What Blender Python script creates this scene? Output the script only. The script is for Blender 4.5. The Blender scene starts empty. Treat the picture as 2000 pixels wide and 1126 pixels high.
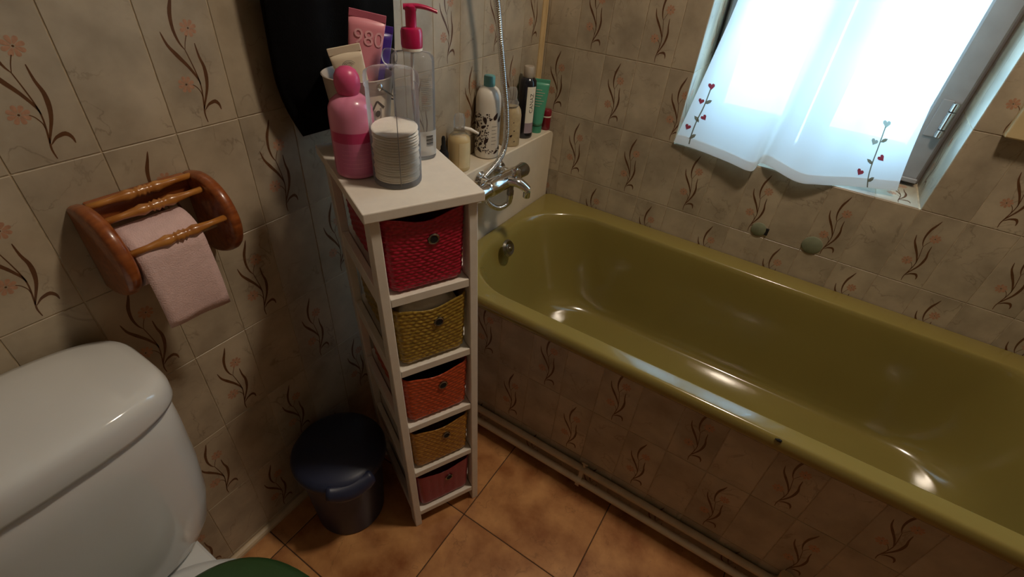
import bpy, bmesh, math, random
from mathutils import Vector, Matrix

# ------------------------------------------------------------------ camera
scene = bpy.context.scene
C = scene.collection
PI = math.pi
RIGHT = Vector((0.83889973, 0.53911879, 0.07482091))
DOWN = Vector((0.37694942, -0.47630784, -0.79438025))
FWD = Vector((-0.39262753, 0.69460907, -0.60279504))
CAM = Vector((0.80418102, -1.47958431, 1.31973837))
FPX = 944.9945
cam_data = bpy.data.cameras.new('camera')
cam = bpy.data.objects.new('camera', cam_data)
C.objects.link(cam)
cam_data.sensor_fit = 'HORIZONTAL'
cam_data.sensor_width = 36.0
cam_data.lens = FPX * 36.0 / 2000.0
cam_data.clip_start = 0.02
m = Matrix((RIGHT, -DOWN, -FWD)).transposed().to_4x4()
m.translation = CAM
cam.matrix_world = m
scene.camera = cam

# ------------------------------------------------------------------ world, daylight, exposure
world = bpy.data.worlds.new('sky')
scene.world = world
world.use_nodes = True
bg = world.node_tree.nodes['Background']
bg.inputs[0].default_value = (0.40, 0.70, 1.0, 1)
bg.inputs[1].default_value = 15.0
pl = bpy.data.lights.new('window_portal', 'AREA')
pl.shape = 'RECTANGLE'; pl.size = 0.62; pl.size_y = 1.0
pl.cycles.is_portal = True
portal = bpy.data.objects.new('window_portal', pl)
portal.location = (0.79, 0.265, 1.33); portal.rotation_euler = (-PI / 2, 0, 0)   # faces -y, into the room
C.objects.link(portal)
LAMP_POS = (0.95, -0.60, 2.33)
LAMP_POWER = 13.0
LAMP_COLOR = (1.0, 0.84, 0.66)
scene.view_settings.view_transform = 'Standard'
scene.view_settings.look = 'None'
scene.view_settings.gamma = 1.0
scene.view_settings.use_curve_mapping = False
scene.view_settings.exposure = 0.0
scene.cycles.transparent_max_bounces = 32

# ------------------------------------------------------------------ helpers
def ray_hit(px, axis, val):
    d = RIGHT * ((px[0] - 1000) / FPX) + DOWN * ((px[1] - 563) / FPX) + FWD
    t = (val - CAM[axis]) / d[axis]
    return CAM + d * t

def link(o, parent=None):
    C.objects.link(o)
    if parent is not None:
        o.parent = parent
    return o

def empty(name, loc=(0, 0, 0), rz=0.0, label=None, cat=None, group=None):
    o = bpy.data.objects.new(name, None)
    o.empty_display_size = 0.05
    o.location = loc; o.rotation_euler = (0, 0, rz)
    link(o)
    return tag(o, label, cat, group)

def tag(o, label=None, cat=None, group=None, kind=None):
    if label: o['label'] = label
    if cat: o['category'] = cat
    if group: o['group'] = group
    if kind: o['kind'] = kind
    return o

def mesh_obj(name, verts, faces, mats, parent=None, smooth=False, mi=None, loc=None):
    me = bpy.data.meshes.new(name)
    me.from_pydata([tuple(v) for v in verts], [], faces)
    if not isinstance(mats, (list, tuple)): mats = [mats]
    for mt in mats: me.materials.append(mt)
    if mi:
        for p, i in zip(me.polygons, mi): p.material_index = i
    if smooth:
        me.polygons.foreach_set('use_smooth', [True] * len(me.polygons))
    me.update()
    o = bpy.data.objects.new(name, me)
    if loc is not None: o.location = loc
    return link(o, parent)

def bm_obj(name, bm, mats, parent=None, smooth=False, loc=None, auto=None):
    bmesh.ops.recalc_face_normals(bm, faces=bm.faces[:])
    me = bpy.data.meshes.new(name)
    if auto is not None:
        for e in bm.edges:
            e.smooth = not (len(e.link_faces) == 2 and e.calc_face_angle(0) > auto)
        smooth = True
    bm.to_mesh(me); bm.free()
    if not isinstance(mats, (list, tuple)): mats = [mats]
    for mt in mats: me.materials.append(mt)
    if smooth:
        me.polygons.foreach_set('use_smooth', [True] * len(me.polygons))
    o = bpy.data.objects.new(name, me)
    if loc is not None: o.location = loc
    return link(o, parent)

def add_box(bm, x0, x1, y0, y1, z0, z1, bev=0.0, seg=2):
    r = bmesh.ops.create_cube(bm, size=1.0)
    vs = r['verts']
    for v in vs:
        v.co = Vector(((x0 + x1) / 2 + v.co.x * (x1 - x0), (y0 + y1) / 2 + v.co.y * (y1 - y0), (z0 + z1) / 2 + v.co.z * (z1 - z0)))
    if bev > 0:
        es = list({e for v in vs for e in v.link_edges})
        bmesh.ops.bevel(bm, geom=es, offset=bev, segments=seg, affect='EDGES', profile=0.5)

def box(name, x0, x1, y0, y1, z0, z1, mat, parent=None, bev=0.0, seg=2):
    bm = bmesh.new(); add_box(bm, x0, x1, y0, y1, z0, z1, bev, seg)
    return bm_obj(name, bm, mat, parent)

def add_rings(bm, rings, closed=True, cap0=True, cap1=True):
    vr = [[bm.verts.new(p) for p in r] for r in rings]
    n = len(rings[0])
    for a, b in zip(vr[:-1], vr[1:]):
        for i in range(n if closed else n - 1):
            j = (i + 1) % n
            try: bm.faces.new((a[i], a[j], b[j], b[i]))
            except ValueError: pass
    if closed and cap0: bm.faces.new(list(reversed(vr[0])))
    if closed and cap1: bm.faces.new(vr[-1])
    return vr

def add_lathe(bm, prof, n=40, sx=1.0, sy=1.0, cx=0, cy=0, cap0=True, cap1=True):
    rings = [[(cx + r * sx * math.cos(2 * PI * k / n), cy + r * sy * math.sin(2 * PI * k / n), z) for k in range(n)] for r, z in prof]
    return add_rings(bm, rings, True, cap0, cap1)

def lathe(name, prof, mat, parent=None, n=40, sx=1.0, sy=1.0, loc=None, auto=0.7, cap0=True, cap1=True, cx=0, cy=0):
    bm = bmesh.new(); add_lathe(bm, prof, n, sx, sy, cx, cy, cap0, cap1)
    return bm_obj(name, bm, mat, parent, auto=auto, loc=loc)

def catmull(pts, sub=8):
    P = [Vector(p) for p in pts]
    out = []
    for i in range(len(P) - 1):
        p0 = P[max(i - 1, 0)]; p1 = P[i]; p2 = P[i + 1]; p3 = P[min(i + 2, len(P) - 1)]
        for k in range(sub):
            t = k / sub
            out.append(0.5 * ((2 * p1) + (p2 - p0) * t + (2 * p0 - 5 * p1 + 4 * p2 - p3) * t * t + (3 * p1 - p0 - 3 * p2 + p3) * t ** 3))
    out.append(P[-1])
    return out

def add_tube(bm, path, r, n=12, caps=True):
    path = [Vector(p) for p in path]
    rr = r if callable(r) else (lambda i: r)
    t = (path[1] - path[0]).normalized()
    u = t.orthogonal().normalized()
    rings = []
    for i, p in enumerate(path):
        a = path[max(i - 1, 0)]; b = path[min(i + 1, len(path) - 1)]
        t = (b - a).normalized()
        u = (u - t * u.dot(t)).normalized()
        w = t.cross(u)
        q = rr(i)
        rings.append([p + (u * math.cos(2 * PI * k / n) + w * math.sin(2 * PI * k / n)) * q for k in range(n)])
    add_rings(bm, rings, True, caps, caps)

def tube(name, path, r, mat, parent=None, n=12):
    bm = bmesh.new(); add_tube(bm, path, r, n)
    return bm_obj(name, bm, mat, parent, auto=0.8)

def rrect(x0, x1, y0, y1, r, seg=10, side=6):
    """rounded rectangle outline, counter-clockwise, constant count"""
    r = min(r, (x1 - x0) / 2 - 1e-4, (y1 - y0) / 2 - 1e-4)
    cs = [((x1 - r, y0 + r), -PI / 2), ((x1 - r, y1 - r), 0), ((x0 + r, y1 - r), PI / 2), ((x0 + r, y0 + r), PI)]
    out = []
    arcs = []
    for (c, a) in cs:
        arcs.append([(c[0] + r * math.cos(a + PI / 2 * k / seg), c[1] + r * math.sin(a + PI / 2 * k / seg)) for k in range(seg + 1)])
    for i in range(4):
        out += arcs[i]
        a = arcs[i][-1]; b = arcs[(i + 1) % 4][0]
        out += [(a[0] + (b[0] - a[0]) * k / side, a[1] + (b[1] - a[1]) * k / side) for k in range(1, side)]
    return out

def text_mesh(s, size):
    cu = bpy.data.curves.new('lettering', 'FONT')
    cu.body = s; cu.size = size; cu.align_x = 'CENTER'; cu.align_y = 'CENTER'; cu.resolution_u = 3
    o = bpy.data.objects.new('lettering_tmp', cu)
    C.objects.link(o)
    me = bpy.data.meshes.new_from_object(o)
    vs = [tuple(v.co) for v in me.vertices]; fs = [tuple(p.vertices) for p in me.polygons]
    bpy.data.objects.remove(o); bpy.data.curves.remove(cu); bpy.data.meshes.remove(me)
    return vs, fs

def wrap(r, a0, z0, sx=1.0, sy=1.0, off=0.0004):
    """flat (u right, v up) to the side of an upright round or oval bottle, facing angle a0"""
    def f(u, v):
        a = a0 + u / r
        return ((r * sx + off) * math.cos(a), (r * sy + off) * math.sin(a), z0 + v)
    return f

def decal(name, polys, fn, mat, parent):
    """flat print: polygons in (u, v) mapped by fn"""
    vs = []; fs = []
    for p in polys:
        b = len(vs)
        vs += [fn(u, v) for u, v in p]
        fs.append(tuple(range(b, b + len(p))))
    return mesh_obj(name, vs, fs, mat, parent)

def grid_patch(u0, u1, v0, v1, nu, nv=1):
    out = []
    for i in range(nu):
        for j in range(nv):
            a = u0 + (u1 - u0) * i / nu; b = u0 + (u1 - u0) * (i + 1) / nu
            c = v0 + (v1 - v0) * j / nv; d = v0 + (v1 - v0) * (j + 1) / nv
            out.append([(a, c), (b, c), (b, d), (a, d)])
    return out

def text_decal(name, s, size, fn, mat, parent, rot=0.0, du=0.0, dv=0.0):
    vs, fs = text_mesh(s, size)
    ca, sa = math.cos(rot), math.sin(rot)
    vv = [fn(x * ca - y * sa + du, x * sa + y * ca + dv) for x, y, z in vs]
    return mesh_obj(name, vv, fs, mat, parent)

def ribbon_poly(pts, widths):
    """leaf-like quads along a polyline in 2D"""
    out = []
    L = []; Rr = []
    for i, p in enumerate(pts):
        a = pts[max(i - 1, 0)]; b = pts[min(i + 1, len(pts) - 1)]
        dx, dy = b[0] - a[0], b[1] - a[1]
        l = math.hypot(dx, dy) or 1
        nx, ny = -dy / l, dx / l
        w = widths[i] / 2
        L.append((p[0] + nx * w, p[1] + ny * w)); Rr.append((p[0] - nx * w, p[1] - ny * w))
    for i in range(len(pts) - 1):
        out.append([Rr[i], Rr[i + 1], L[i + 1], L[i]])
    return out

def smooth2d(pts, sub=4):
    return [(p.x, p.y) for p in catmull([(a, b, 0) for a, b in pts], sub)]

# ------------------------------------------------------------------ materials
def srgb(h):
    h = h.lstrip('#')
    v = [int(h[i:i + 2], 16) / 255 for i in (0, 2, 4)]
    return tuple(c / 12.92 if c <= 0.04045 else ((c + 0.055) / 1.055) ** 2.4 for c in v)

def mat(name, col, rough=0.5, metal=0.0, noise=0.08, nscale=30.0, bump=0.0, bscale=200.0, spec=0.5, coat=0.0, trans=0.0, sheen=0.0):
    """principled with a little procedural colour variation and relief"""
    mt = bpy.data.materials.new(name); mt.use_nodes = True
    nt = mt.node_tree; b = nt.nodes['Principled BSDF']
    if isinstance(col, str): col = srgb(col)
    b.inputs['Roughness'].default_value = rough
    b.inputs['Metallic'].default_value = metal
    b.inputs['Specular IOR Level'].default_value = spec
    b.inputs['Coat Weight'].default_value = coat
    b.inputs['Transmission Weight'].default_value = trans
    b.inputs['Sheen Weight'].default_value = sheen
    tc = nt.nodes.new('ShaderNodeTexCoord')
    if noise > 0:
        n = nt.nodes.new('ShaderNodeTexNoise'); n.inputs['Scale'].default_value = nscale; n.inputs['Detail'].default_value = 4
        nt.links.new(tc.outputs['Object'], n.inputs['Vector'])
        r = nt.nodes.new('ShaderNodeValToRGB')
        r.color_ramp.elements[0].position = 0.3; r.color_ramp.elements[1].position = 0.7
        r.color_ramp.elements[0].color = tuple(c * (1 - noise) for c in col) + (1,)
        r.color_ramp.elements[1].color = tuple(min(1, c * (1 + noise)) for c in col) + (1,)
        nt.links.new(n.outputs['Fac'], r.inputs['Fac'])
        nt.links.new(r.outputs['Color'], b.inputs['Base Color'])
    else:
        b.inputs['Base Color'].default_value = tuple(col) + (1,)
    if bump > 0:
        n2 = nt.nodes.new('ShaderNodeTexNoise'); n2.inputs['Scale'].default_value = bscale; n2.inputs['Detail'].default_value = 3
        nt.links.new(tc.outputs['Object'], n2.inputs['Vector'])
        bp = nt.nodes.new('ShaderNodeBump'); bp.inputs['Strength'].default_value = bump; bp.inputs['Distance'].default_value = 0.002
        nt.links.new(n2.outputs['Fac'], bp.inputs['Height'])
        nt.links.new(bp.outputs['Normal'], b.inputs['Normal'])
    return mt

def tile_mat(name, c_lo, c_hi, vein, rough=0.35, vein_amt=0.5, nscale=9.0):
    mt = bpy.data.materials.new(name); mt.use_nodes = True
    nt = mt.node_tree; N = nt.nodes; L = nt.links; b = N['Principled BSDF']
    tc = N.new('ShaderNodeTexCoord'); oi = N.new('ShaderNodeObjectInfo')
    mul = N.new('ShaderNodeVectorMath'); mul.operation = 'SCALE'; mul.inputs['Scale'].default_value = 17.0
    comb = N.new('ShaderNodeCombineXYZ')
    L.new(oi.outputs['Random'], comb.inputs[0]); L.new(oi.outputs['Random'], comb.inputs[1]); L.new(oi.outputs['Random'], comb.inputs[2])
    L.new(comb.outputs[0], mul.inputs[0])
    add = N.new('ShaderNodeVectorMath'); add.operation = 'ADD'
    L.new(tc.outputs['Object'], add.inputs[0]); L.new(mul.outputs[0], add.inputs[1])
    n1 = N.new('ShaderNodeTexNoise'); n1.inputs['Scale'].default_value = nscale; n1.inputs['Detail'].default_value = 5; n1.inputs['Roughness'].default_value = 0.55
    L.new(add.outputs[0], n1.inputs['Vector'])
    r1 = N.new('ShaderNodeValToRGB'); r1.color_ramp.elements[0].position = 0.3; r1.color_ramp.elements[1].position = 0.68
    r1.color_ramp.elements[0].color = srgb(c_lo) + (1,); r1.color_ramp.elements[1].color = srgb(c_hi) + (1,)
    L.new(n1.outputs['Fac'], r1.inputs['Fac'])
    # thin veins
    n2 = N.new('ShaderNodeTexNoise'); n2.inputs['Scale'].default_value = nscale * 1.3; n2.inputs['Detail'].default_value = 6; n2.inputs['Distortion'].default_value = 0.6
    L.new(add.outputs[0], n2.inputs['Vector'])
    s = N.new('ShaderNodeMath'); s.operation = 'SUBTRACT'; s.inputs[1].default_value = 0.5; L.new(n2.outputs['Fac'], s.inputs[0])
    ab = N.new('ShaderNodeMath'); ab.operation = 'ABSOLUTE'; L.new(s.outputs[0], ab.inputs[0])
    mr = N.new('ShaderNodeMapRange'); mr.inputs['From Min'].default_value = 0.0; mr.inputs['From Max'].default_value = 0.012
    mr.inputs['To Min'].default_value = vein_amt; mr.inputs['To Max'].default_value = 0.0; L.new(ab.outputs[0], mr.inputs['Value'])
    n3 = N.new('ShaderNodeTexNoise'); n3.inputs['Scale'].default_value = 14.0; L.new(add.outputs[0], n3.inputs['Vector'])
    mm = N.new('ShaderNodeMath'); mm.operation = 'MULTIPLY'; mm.use_clamp = True
    mr2 = N.new('ShaderNodeMapRange'); mr2.inputs['From Min'].default_value = 0.45; mr2.inputs['From Max'].default_value = 0.6; L.new(n3.outputs['Fac'], mr2.inputs['Value'])
    L.new(mr.outputs[0], mm.inputs[0]); L.new(mr2.outputs[0], mm.inputs[1])
    mx = N.new('ShaderNodeMix'); mx.data_type = 'RGBA'; L.new(mm.outputs[0], mx.inputs['Factor'])
    L.new(r1.outputs['Color'], mx.inputs[6]); mx.inputs[7].default_value = srgb(vein) + (1,)
    L.new(mx.outputs[2], b.inputs['Base Color'])
    b.inputs['Roughness'].default_value = rough
    bp = N.new('ShaderNodeBump'); bp.inputs['Strength'].default_value = 0.12; bp.inputs['Distance'].default_value = 0.002
    L.new(n2.outputs['Fac'], bp.inputs['Height']); L.new(bp.outputs['Normal'], b.inputs['Normal'])
    return mt

def clear_mat(name, tint=(1, 1, 1), gloss=0.12, alpha=0.9, rough=0.03, diff=0.0, dcol=(0.8, 0.8, 0.8), edge=True):
    """thin clear plastic: see-through with a fresnel gloss and a little haze"""
    mt = bpy.data.materials.new(name); mt.use_nodes = True
    nt = mt.node_tree; N = nt.nodes; L = nt.links
    for n in list(N): N.remove(n)
    out = N.new('ShaderNodeOutputMaterial')
    tr = N.new('ShaderNodeBsdfTransparent'); tr.inputs[0].default_value = tuple(t * alpha for t in tint) + (1,)
    gl = N.new('ShaderNodeBsdfGlossy'); gl.inputs['Roughness'].default_value = rough
    df = N.new('ShaderNodeBsdfDiffuse'); df.inputs[0].default_value = tuple(dcol) + (1,)
    lw = N.new('ShaderNodeLayerWeight'); lw.inputs[0].default_value = gloss
    m0 = N.new('ShaderNodeMixShader'); m0.inputs[0].default_value = diff
    L.new(tr.outputs[0], m0.inputs[1]); L.new(df.outputs[0], m0.inputs[2])
    me_ = N.new('ShaderNodeMixShader'); me_.inputs[0].default_value = 0.38
    L.new(gl.outputs[0], me_.inputs[1]); L.new(df.outputs[0], me_.inputs[2])
    m1 = N.new('ShaderNodeMixShader')
    L.new(lw.outputs['Fresnel'], m1.inputs[0]); L.new(m0.outputs[0], m1.inputs[1]); L.new((me_ if edge else gl).outputs[0], m1.inputs[2])
    L.new(m1.outputs[0], out.inputs[0])
    return mt

M = {}
M['tile'] = tile_mat('glazed_beige_tile', '#938672', '#bbac94', '#6b5d4c')
M['grout'] = mat('grout', '#b09f84', 0.9, noise=0.25, nscale=60)
M['motif'] = mat('brown_motif_print', '#5d3b21', 0.4, noise=0.2, nscale=90)
M['petal'] = mat('pink_petal_print', '#b08468', 0.4, noise=0.15, nscale=200)
M['floor_tile'] = tile_mat('terracotta_floor_tile', '#8a5129', '#cc955e', '#57351f', rough=0.3, vein_amt=0.35, nscale=10.0)
M['floor_grout'] = mat('floor_grout', '#4b3524', 0.9)
M['plaster'] = mat('ceiling_paint', '#cfc4b2', 0.8, noise=0.04)
M['back_wall'] = mat('far_wall_tile_paint', '#9c8b72', 0.6, noise=0.1, nscale=8)
M['tub'] = mat('olive_enamel', '#87783f', 0.16, noise=0.03, nscale=6, spec=0.6, coat=0.3)
M['chrome'] = mat('chrome', (0.72, 0.72, 0.72), 0.12, 1.0, noise=0.03)
M['dark_chrome'] = mat('tarnished_chrome', (0.32, 0.30, 0.26), 0.25, 1.0, noise=0.1)
M['white_paint'] = mat('white_painted_wood', '#ddd5c9', 0.42, noise=0.04, nscale=40, bump=0.1, bscale=60)
M['ledge'] = mat('white_ledge_paint', '#d8cbb4', 0.4, noise=0.05, nscale=15)
M['ceramic'] = mat('white_ceramic', '#d6d6d2', 0.1, noise=0.015, nscale=10, coat=0.4)
M['green'] = mat('green_plastic', '#2f4a26', 0.4, noise=0.06, bump=0.1, bscale=300)
M['wood'] = None
M['paper'] = mat('pink_toilet_paper', '#d8b9b6', 0.95, noise=0.05, nscale=80, bump=0.5, bscale=500)
M['card'] = mat('grey_cardboard', '#8f8172', 0.9)
M['black_cloth'] = mat('black_cloth', '#0b0a0b', 0.95, noise=0.2, nscale=60, bump=0.4, bscale=400, spec=0.1)
M['bin'] = mat('dark_blue_plastic', '#262c45', 0.42, noise=0.08, nscale=20)
M['pipe'] = mat('cream_painted_pipe', '#c4b091', 0.5, noise=0.1, nscale=25, bump=0.15, bscale=80)
M['sash'] = mat('grey_window_paint', '#8b8787', 0.5, noise=0.05)
M['trim'] = mat('yellowed_trim', '#cdb183', 0.45, noise=0.08)
M['dark'] = mat('dark_hole', '#100d0a', 0.9)
M['disc'] = mat('grey_green_rubber', '#7b8068', 0.7, noise=0.1, nscale=50)
M['plaque'] = mat('cream_board', '#c9b488', 0.55, noise=0.08, nscale=15)
M['label'] = mat('paper_label', '#e4dcc8', 0.6, noise=0.03)
M['ink'] = mat('black_ink', '#1a1412', 0.5)
M['grey_ink'] = mat('grey_ink', '#8a8580', 0.6)

def wood_mat(name, lo, hi):
    mt = bpy.data.materials.new(name); mt.use_nodes = True
    nt = mt.node_tree; N = nt.nodes; L = nt.links; b = N['Principled BSDF']
    tc = N.new('ShaderNodeTexCoord'); mp = N.new('ShaderNodeMapping'); mp.inputs['Scale'].default_value = (60, 12, 60)
    L.new(tc.outputs['Object'], mp.inputs['Vector'])
    n = N.new('ShaderNodeTexNoise'); n.inputs['Scale'].default_value = 2.0; n.inputs['Detail'].default_value = 6; L.new(mp.outputs[0], n.inputs['Vector'])
    r = N.new('ShaderNodeValToRGB'); r.color_ramp.elements[0].position = 0.3; r.color_ramp.elements[1].position = 0.7
    r.color_ramp.elements[0].color = srgb(lo) + (1,); r.color_ramp.elements[1].color = srgb(hi) + (1,)
    L.new(n.outputs['Fac'], r.inputs['Fac']); L.new(r.outputs['Color'], b.inputs['Base Color'])
    b.inputs['Roughness'].default_value = 0.28; b.inputs['Coat Weight'].default_value = 0.3
    return mt
M['wood'] = wood_mat('varnished_pine', '#74381a', '#a05a2a')
M['honey'] = wood_mat('honey_pine_spindle', '#96581f', '#c08440')

def curtain_mat():
    mt = bpy.data.materials.new('sheer_white_voile'); mt.use_nodes = True
    nt = mt.node_tree; N = nt.nodes; L = nt.links
    for n in list(N): N.remove(n)
    out = N.new('ShaderNodeOutputMaterial')
    df = N.new('ShaderNodeBsdfDiffuse'); df.inputs[0].default_value = srgb('#e6dcca') + (1,)
    tl = N.new('ShaderNodeBsdfTranslucent'); tl.inputs[0].default_value = (0.85, 0.86, 0.86, 1)
    tr = N.new('ShaderNodeBsdfTransparent')
    tc = N.new('ShaderNodeTexCoord'); nz = N.new('ShaderNodeTexNoise'); nz.inputs['Scale'].default_value = 400
    L.new(tc.outputs['Object'], nz.inputs['Vector'])
    bp = N.new('ShaderNodeBump'); bp.inputs['Strength'].default_value = 0.2; bp.inputs['Distance'].default_value = 0.001
    L.new(nz.outputs['Fac'], bp.inputs['Height']); L.new(bp.outputs[0], df.inputs['Normal'])
    a = N.new('ShaderNodeMixShader'); a.inputs[0].default_value = 0.5
    L.new(df.outputs[0], a.inputs[1]); L.new(tl.outputs[0], a.inputs[2])
    b = N.new('ShaderNodeMixShader'); b.inputs[0].default_value = 0.05
    L.new(a.outputs[0], b.inputs[1]); L.new(tr.outputs[0], b.inputs[2])
    L.new(b.outputs[0], out.inputs[0])
    return mt
M['curtain'] = curtain_mat()
M['glass'] = clear_mat('window_glass', (0.95, 1, 1), 0.08, 0.92, 0.05, edge=False)
M['acrylic'] = clear_mat('clear_acrylic', (1, 1, 1), 0.12, 0.985, 0.04, 0.025, (0.8, 0.8, 0.85))
M['clear_bottle'] = clear_mat('clear_bottle_plastic', (0.97, 0.98, 1), 0.2, 0.97, 0.06, 0.12, (0.75, 0.75, 0.74))

# ------------------------------------------------------------------ room shell
TW, TH = 0.1001, 0.2
ZR = 1.0252                      # a horizontal joint
YA, XB = -1.0323, 0.1101         # vertical joints
ROOM_X, ROOM_Y, ROOM_Z = 1.95, -2.35, 2.4
WX0, WX1, WZ0, WZ1 = 0.477, 1.1112, 0.8252, 1.8252
WALL_T = 0.26
JOINT = 0.0016
TT = 0.003                       # tile thickness, tiles stand proud of the grout

def struct(o):
    o['kind'] = 'structure'
    return o

wall_left = struct(box('wall_left', -0.12, -TT * 0.4, ROOM_Y, 0.12, 0, ROOM_Z, M['grout']))
# window wall as four blocks around the opening, one mesh
bm = bmesh.new()
yb = TT * 0.4
add_box(bm, -0.12, WX0, yb, WALL_T, 0, ROOM_Z)
add_box(bm, WX1, ROOM_X, yb, WALL_T, 0, ROOM_Z)
add_box(bm, WX0, WX1, yb, WALL_T, 0, WZ0)
add_box(bm, WX0, WX1, yb, WALL_T, WZ1, ROOM_Z)
wall_right = struct(bm_obj('wall_right', bm, M['grout']))
wall_near = struct(box('wall_near', -0.12, ROOM_X, ROOM_Y - 0.1, ROOM_Y, 0, ROOM_Z, M['back_wall']))
wall_foot = struct(box('wall_foot', ROOM_X, ROOM_X + 0.1, ROOM_Y - 0.1, WALL_T, 0, ROOM_Z, M['back_wall']))
ceiling = struct(box('ceiling', -0.12, ROOM_X + 0.1, ROOM_Y - 0.1, WALL_T, ROOM_Z, ROOM_Z + 0.08, M['plaster']))
floor = struct(box('floor', -0.12, ROOM_X + 0.1, ROOM_Y - 0.1, WALL_T, -0.08, -0.0012, M['floor_grout']))

# --- tile motif in tile coordinates (u from the left joint, v from the lower joint)
def motif_polys():
    brown = []; pink = []
    def leaf(pts, wmax, wmin=0.0008, peak=0.35, power=1.0):
        p = smooth2d(pts, 3); n = len(p); w = []
        for i in range(n):
            t = i / (n - 1)
            s = (t / peak) if t < peak else (1 - t) / (1 - peak)
            w.append(wmin + (wmax - wmin) * max(0, s) ** 0.8)
        brown.extend(ribbon_poly(p, w))
    U = lambda l: [(0.1001 + a, b) for a, b in l]
    leaf(U([(-.0465, .186), (-.0507, .1738), (-.0567, .1578), (-.0587, .1378), (-.0557, .1208), (-.0507, .1108)]), .0056, .0006)
    leaf(U([(-.0507, .1108), (-.0467, .0908), (-.0437, .0708), (-.0437, .0538), (-.0477, .0298), (-.0497, .0178), (-.0487, .0058)]), .0022, .0011, 0.8)
    leaf(U([(-.0767, .1368), (-.0727, .1198), (-.0637, .1048), (-.0527, .0878), (-.0447, .0708), (-.0427, .0608)]), .0055, .0008, 0.4)
    leaf(U([(-.0347, .1178), (-.0337, .0998), (-.0307, .0848), (-.0317, .0688), (-.0357, .0538), (-.0437, .0368), (-.0487, .0258)]), .0056, .0010, 0.45)
    leaf(U([(-.0475, .0240), (-.0417, .0298), (-.0367, .0325), (-.0287, .0338), (-.0237, .0278), (-.0227, .0198)]), .0058, .0006, 0.6)
    leaf(U([(-.0430, .1290), (-.0475, .1200), (-.0507, .1108)]), .0011, .0009)
    leaf(U([(-.0545, .0630), (-.0500, .0590), (-.0460, .0510), (-.0457, .0440)]), .0012, .0009)
    for (cx, cy) in ((.1001 - .0377, .1378), (.1001 - .0637, .0650)):
        for k in range(8):
            a = k * PI / 4 + 0.2
            r0, r1 = .0022, .0118
            p0 = (cx + r0 * math.cos(a), cy + r0 * math.sin(a)); p1 = (cx + r1 * math.cos(a), cy + r1 * math.sin(a))
            mid = [(p0[0] + (p1[0] - p0[0]) * t, p0[1] + (p1[1] - p0[1]) * t) for t in (0, .35, .7, .92, 1)]
            pink.extend(ribbon_poly(mid, [.0012, .0040, .0056, .0042, .0016]))
        brown.append([(cx + .0014 * math.cos(k * PI / 3), cy + .0014 * math.sin(k * PI / 3)) for k in range(6)])
    return brown, pink
BROWN, PINK = motif_polys()
_tile_cache = {}
def tile_mesh(u0, u1, v0, v1, motif):
    """a glazed tile (cut to u0..u1, v0..v1 of the full tile); local x = u, z = v, front = -y"""
    key = (round(u0, 4), round(u1, 4), round(v0, 4), round(v1, 4), motif)
    if key in _tile_cache: return _tile_cache[key]
    bm = bmesh.new()
    j = JOINT / 2
    a, b, c, d = u0 + j, u1 - j, v0 + j, v1 - j
    e = 0.0007
    f = 0.0
    pts = [(a, TT, c), (b, TT, c), (b, TT, d), (a, TT, d), (a, f + e, c), (b, f + e, c), (b, f + e, d), (a, f + e, d),
           (a + e, f, c + e), (b - e, f, c + e), (b - e, f, d - e), (a + e, f, d - e)]
    vs = [bm.verts.new(p) for p in pts]
    for q in ((8, 9, 10, 11), (4, 5, 9, 8), (5, 6, 10, 9), (6, 7, 11, 10), (7, 4, 8, 11), (0, 1, 5, 4), (1, 2, 6, 5), (2, 3, 7, 6), (3, 0, 4, 7)):
        bm.faces.new([vs[i] for i in q])
    if motif:
        b2 = bmesh.new()
        for polys, mi in ((BROWN, 1), (PINK, 2)):
            for p in polys:
                try:
                    fc = b2.faces.new([b2.verts.new((x, -0.00015, z)) for x, z in p]); fc.material_index = mi
                except ValueError: pass
        for co, no in (((a + e, 0, 0), (-1, 0, 0)), ((b - e, 0, 0), (1, 0, 0)), ((0, 0, c + e), (0, 0, -1)), ((0, 0, d - e), (0, 0, 1))):
            bmesh.ops.bisect_plane(b2, geom=b2.verts[:] + b2.edges[:] + b2.faces[:], plane_co=co, plane_no=no, clear_outer=True)
        tmp = bpy.data.meshes.new('tmp'); b2.to_mesh(tmp); b2.free()
        bm.from_mesh(tmp); bpy.data.meshes.remove(tmp)
    for fc in bm.faces:
        if fc.normal.length == 0: fc.normal_update()
    me = bpy.data.meshes.new('tile')
    bm.to_mesh(me); bm.free()
    for mt in (M['tile'], M['motif'], M['petal']): me.materials.append(mt)
    _tile_cache[key] = me
    return me

def put_tile(me, loc, rz, parent, name='tile', rot=None):
    o = bpy.data.objects.new(name, me)
    o.location = loc; o.rotation_euler = rot if rot else (0, 0, rz)
    C.objects.link(o); o.parent = parent
    return o

rows = range(-6, 8)              # row r spans ZR + r*TH .. + TH
def row_span(r, zlo, zhi):
    z0, z1 = ZR + r * TH, ZR + (r + 1) * TH
    v0, v1 = max(z0, zlo) - z0, min(z1, zhi) - z0
    return z0, v0, v1
# wall A (x = 0): u = +y
for k in range(-12, 14):
    y1 = YA - k * TW; y0 = y1 - TW
    u0, u1 = max(y0, ROOM_Y) - y0, min(y1, -0.0315) - y0
    if u1 - u0 < 0.01: continue
    for r in rows:
        z0, v0, v1 = row_span(r, 0.0, ROOM_Z)
        if v1 - v0 < 0.008: continue
        motif = (k + r) % 2 == 0
        put_tile(tile_mesh(u0, u1, v0, v1, motif), (0, y0, z0), PI / 2, wall_left)
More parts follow.
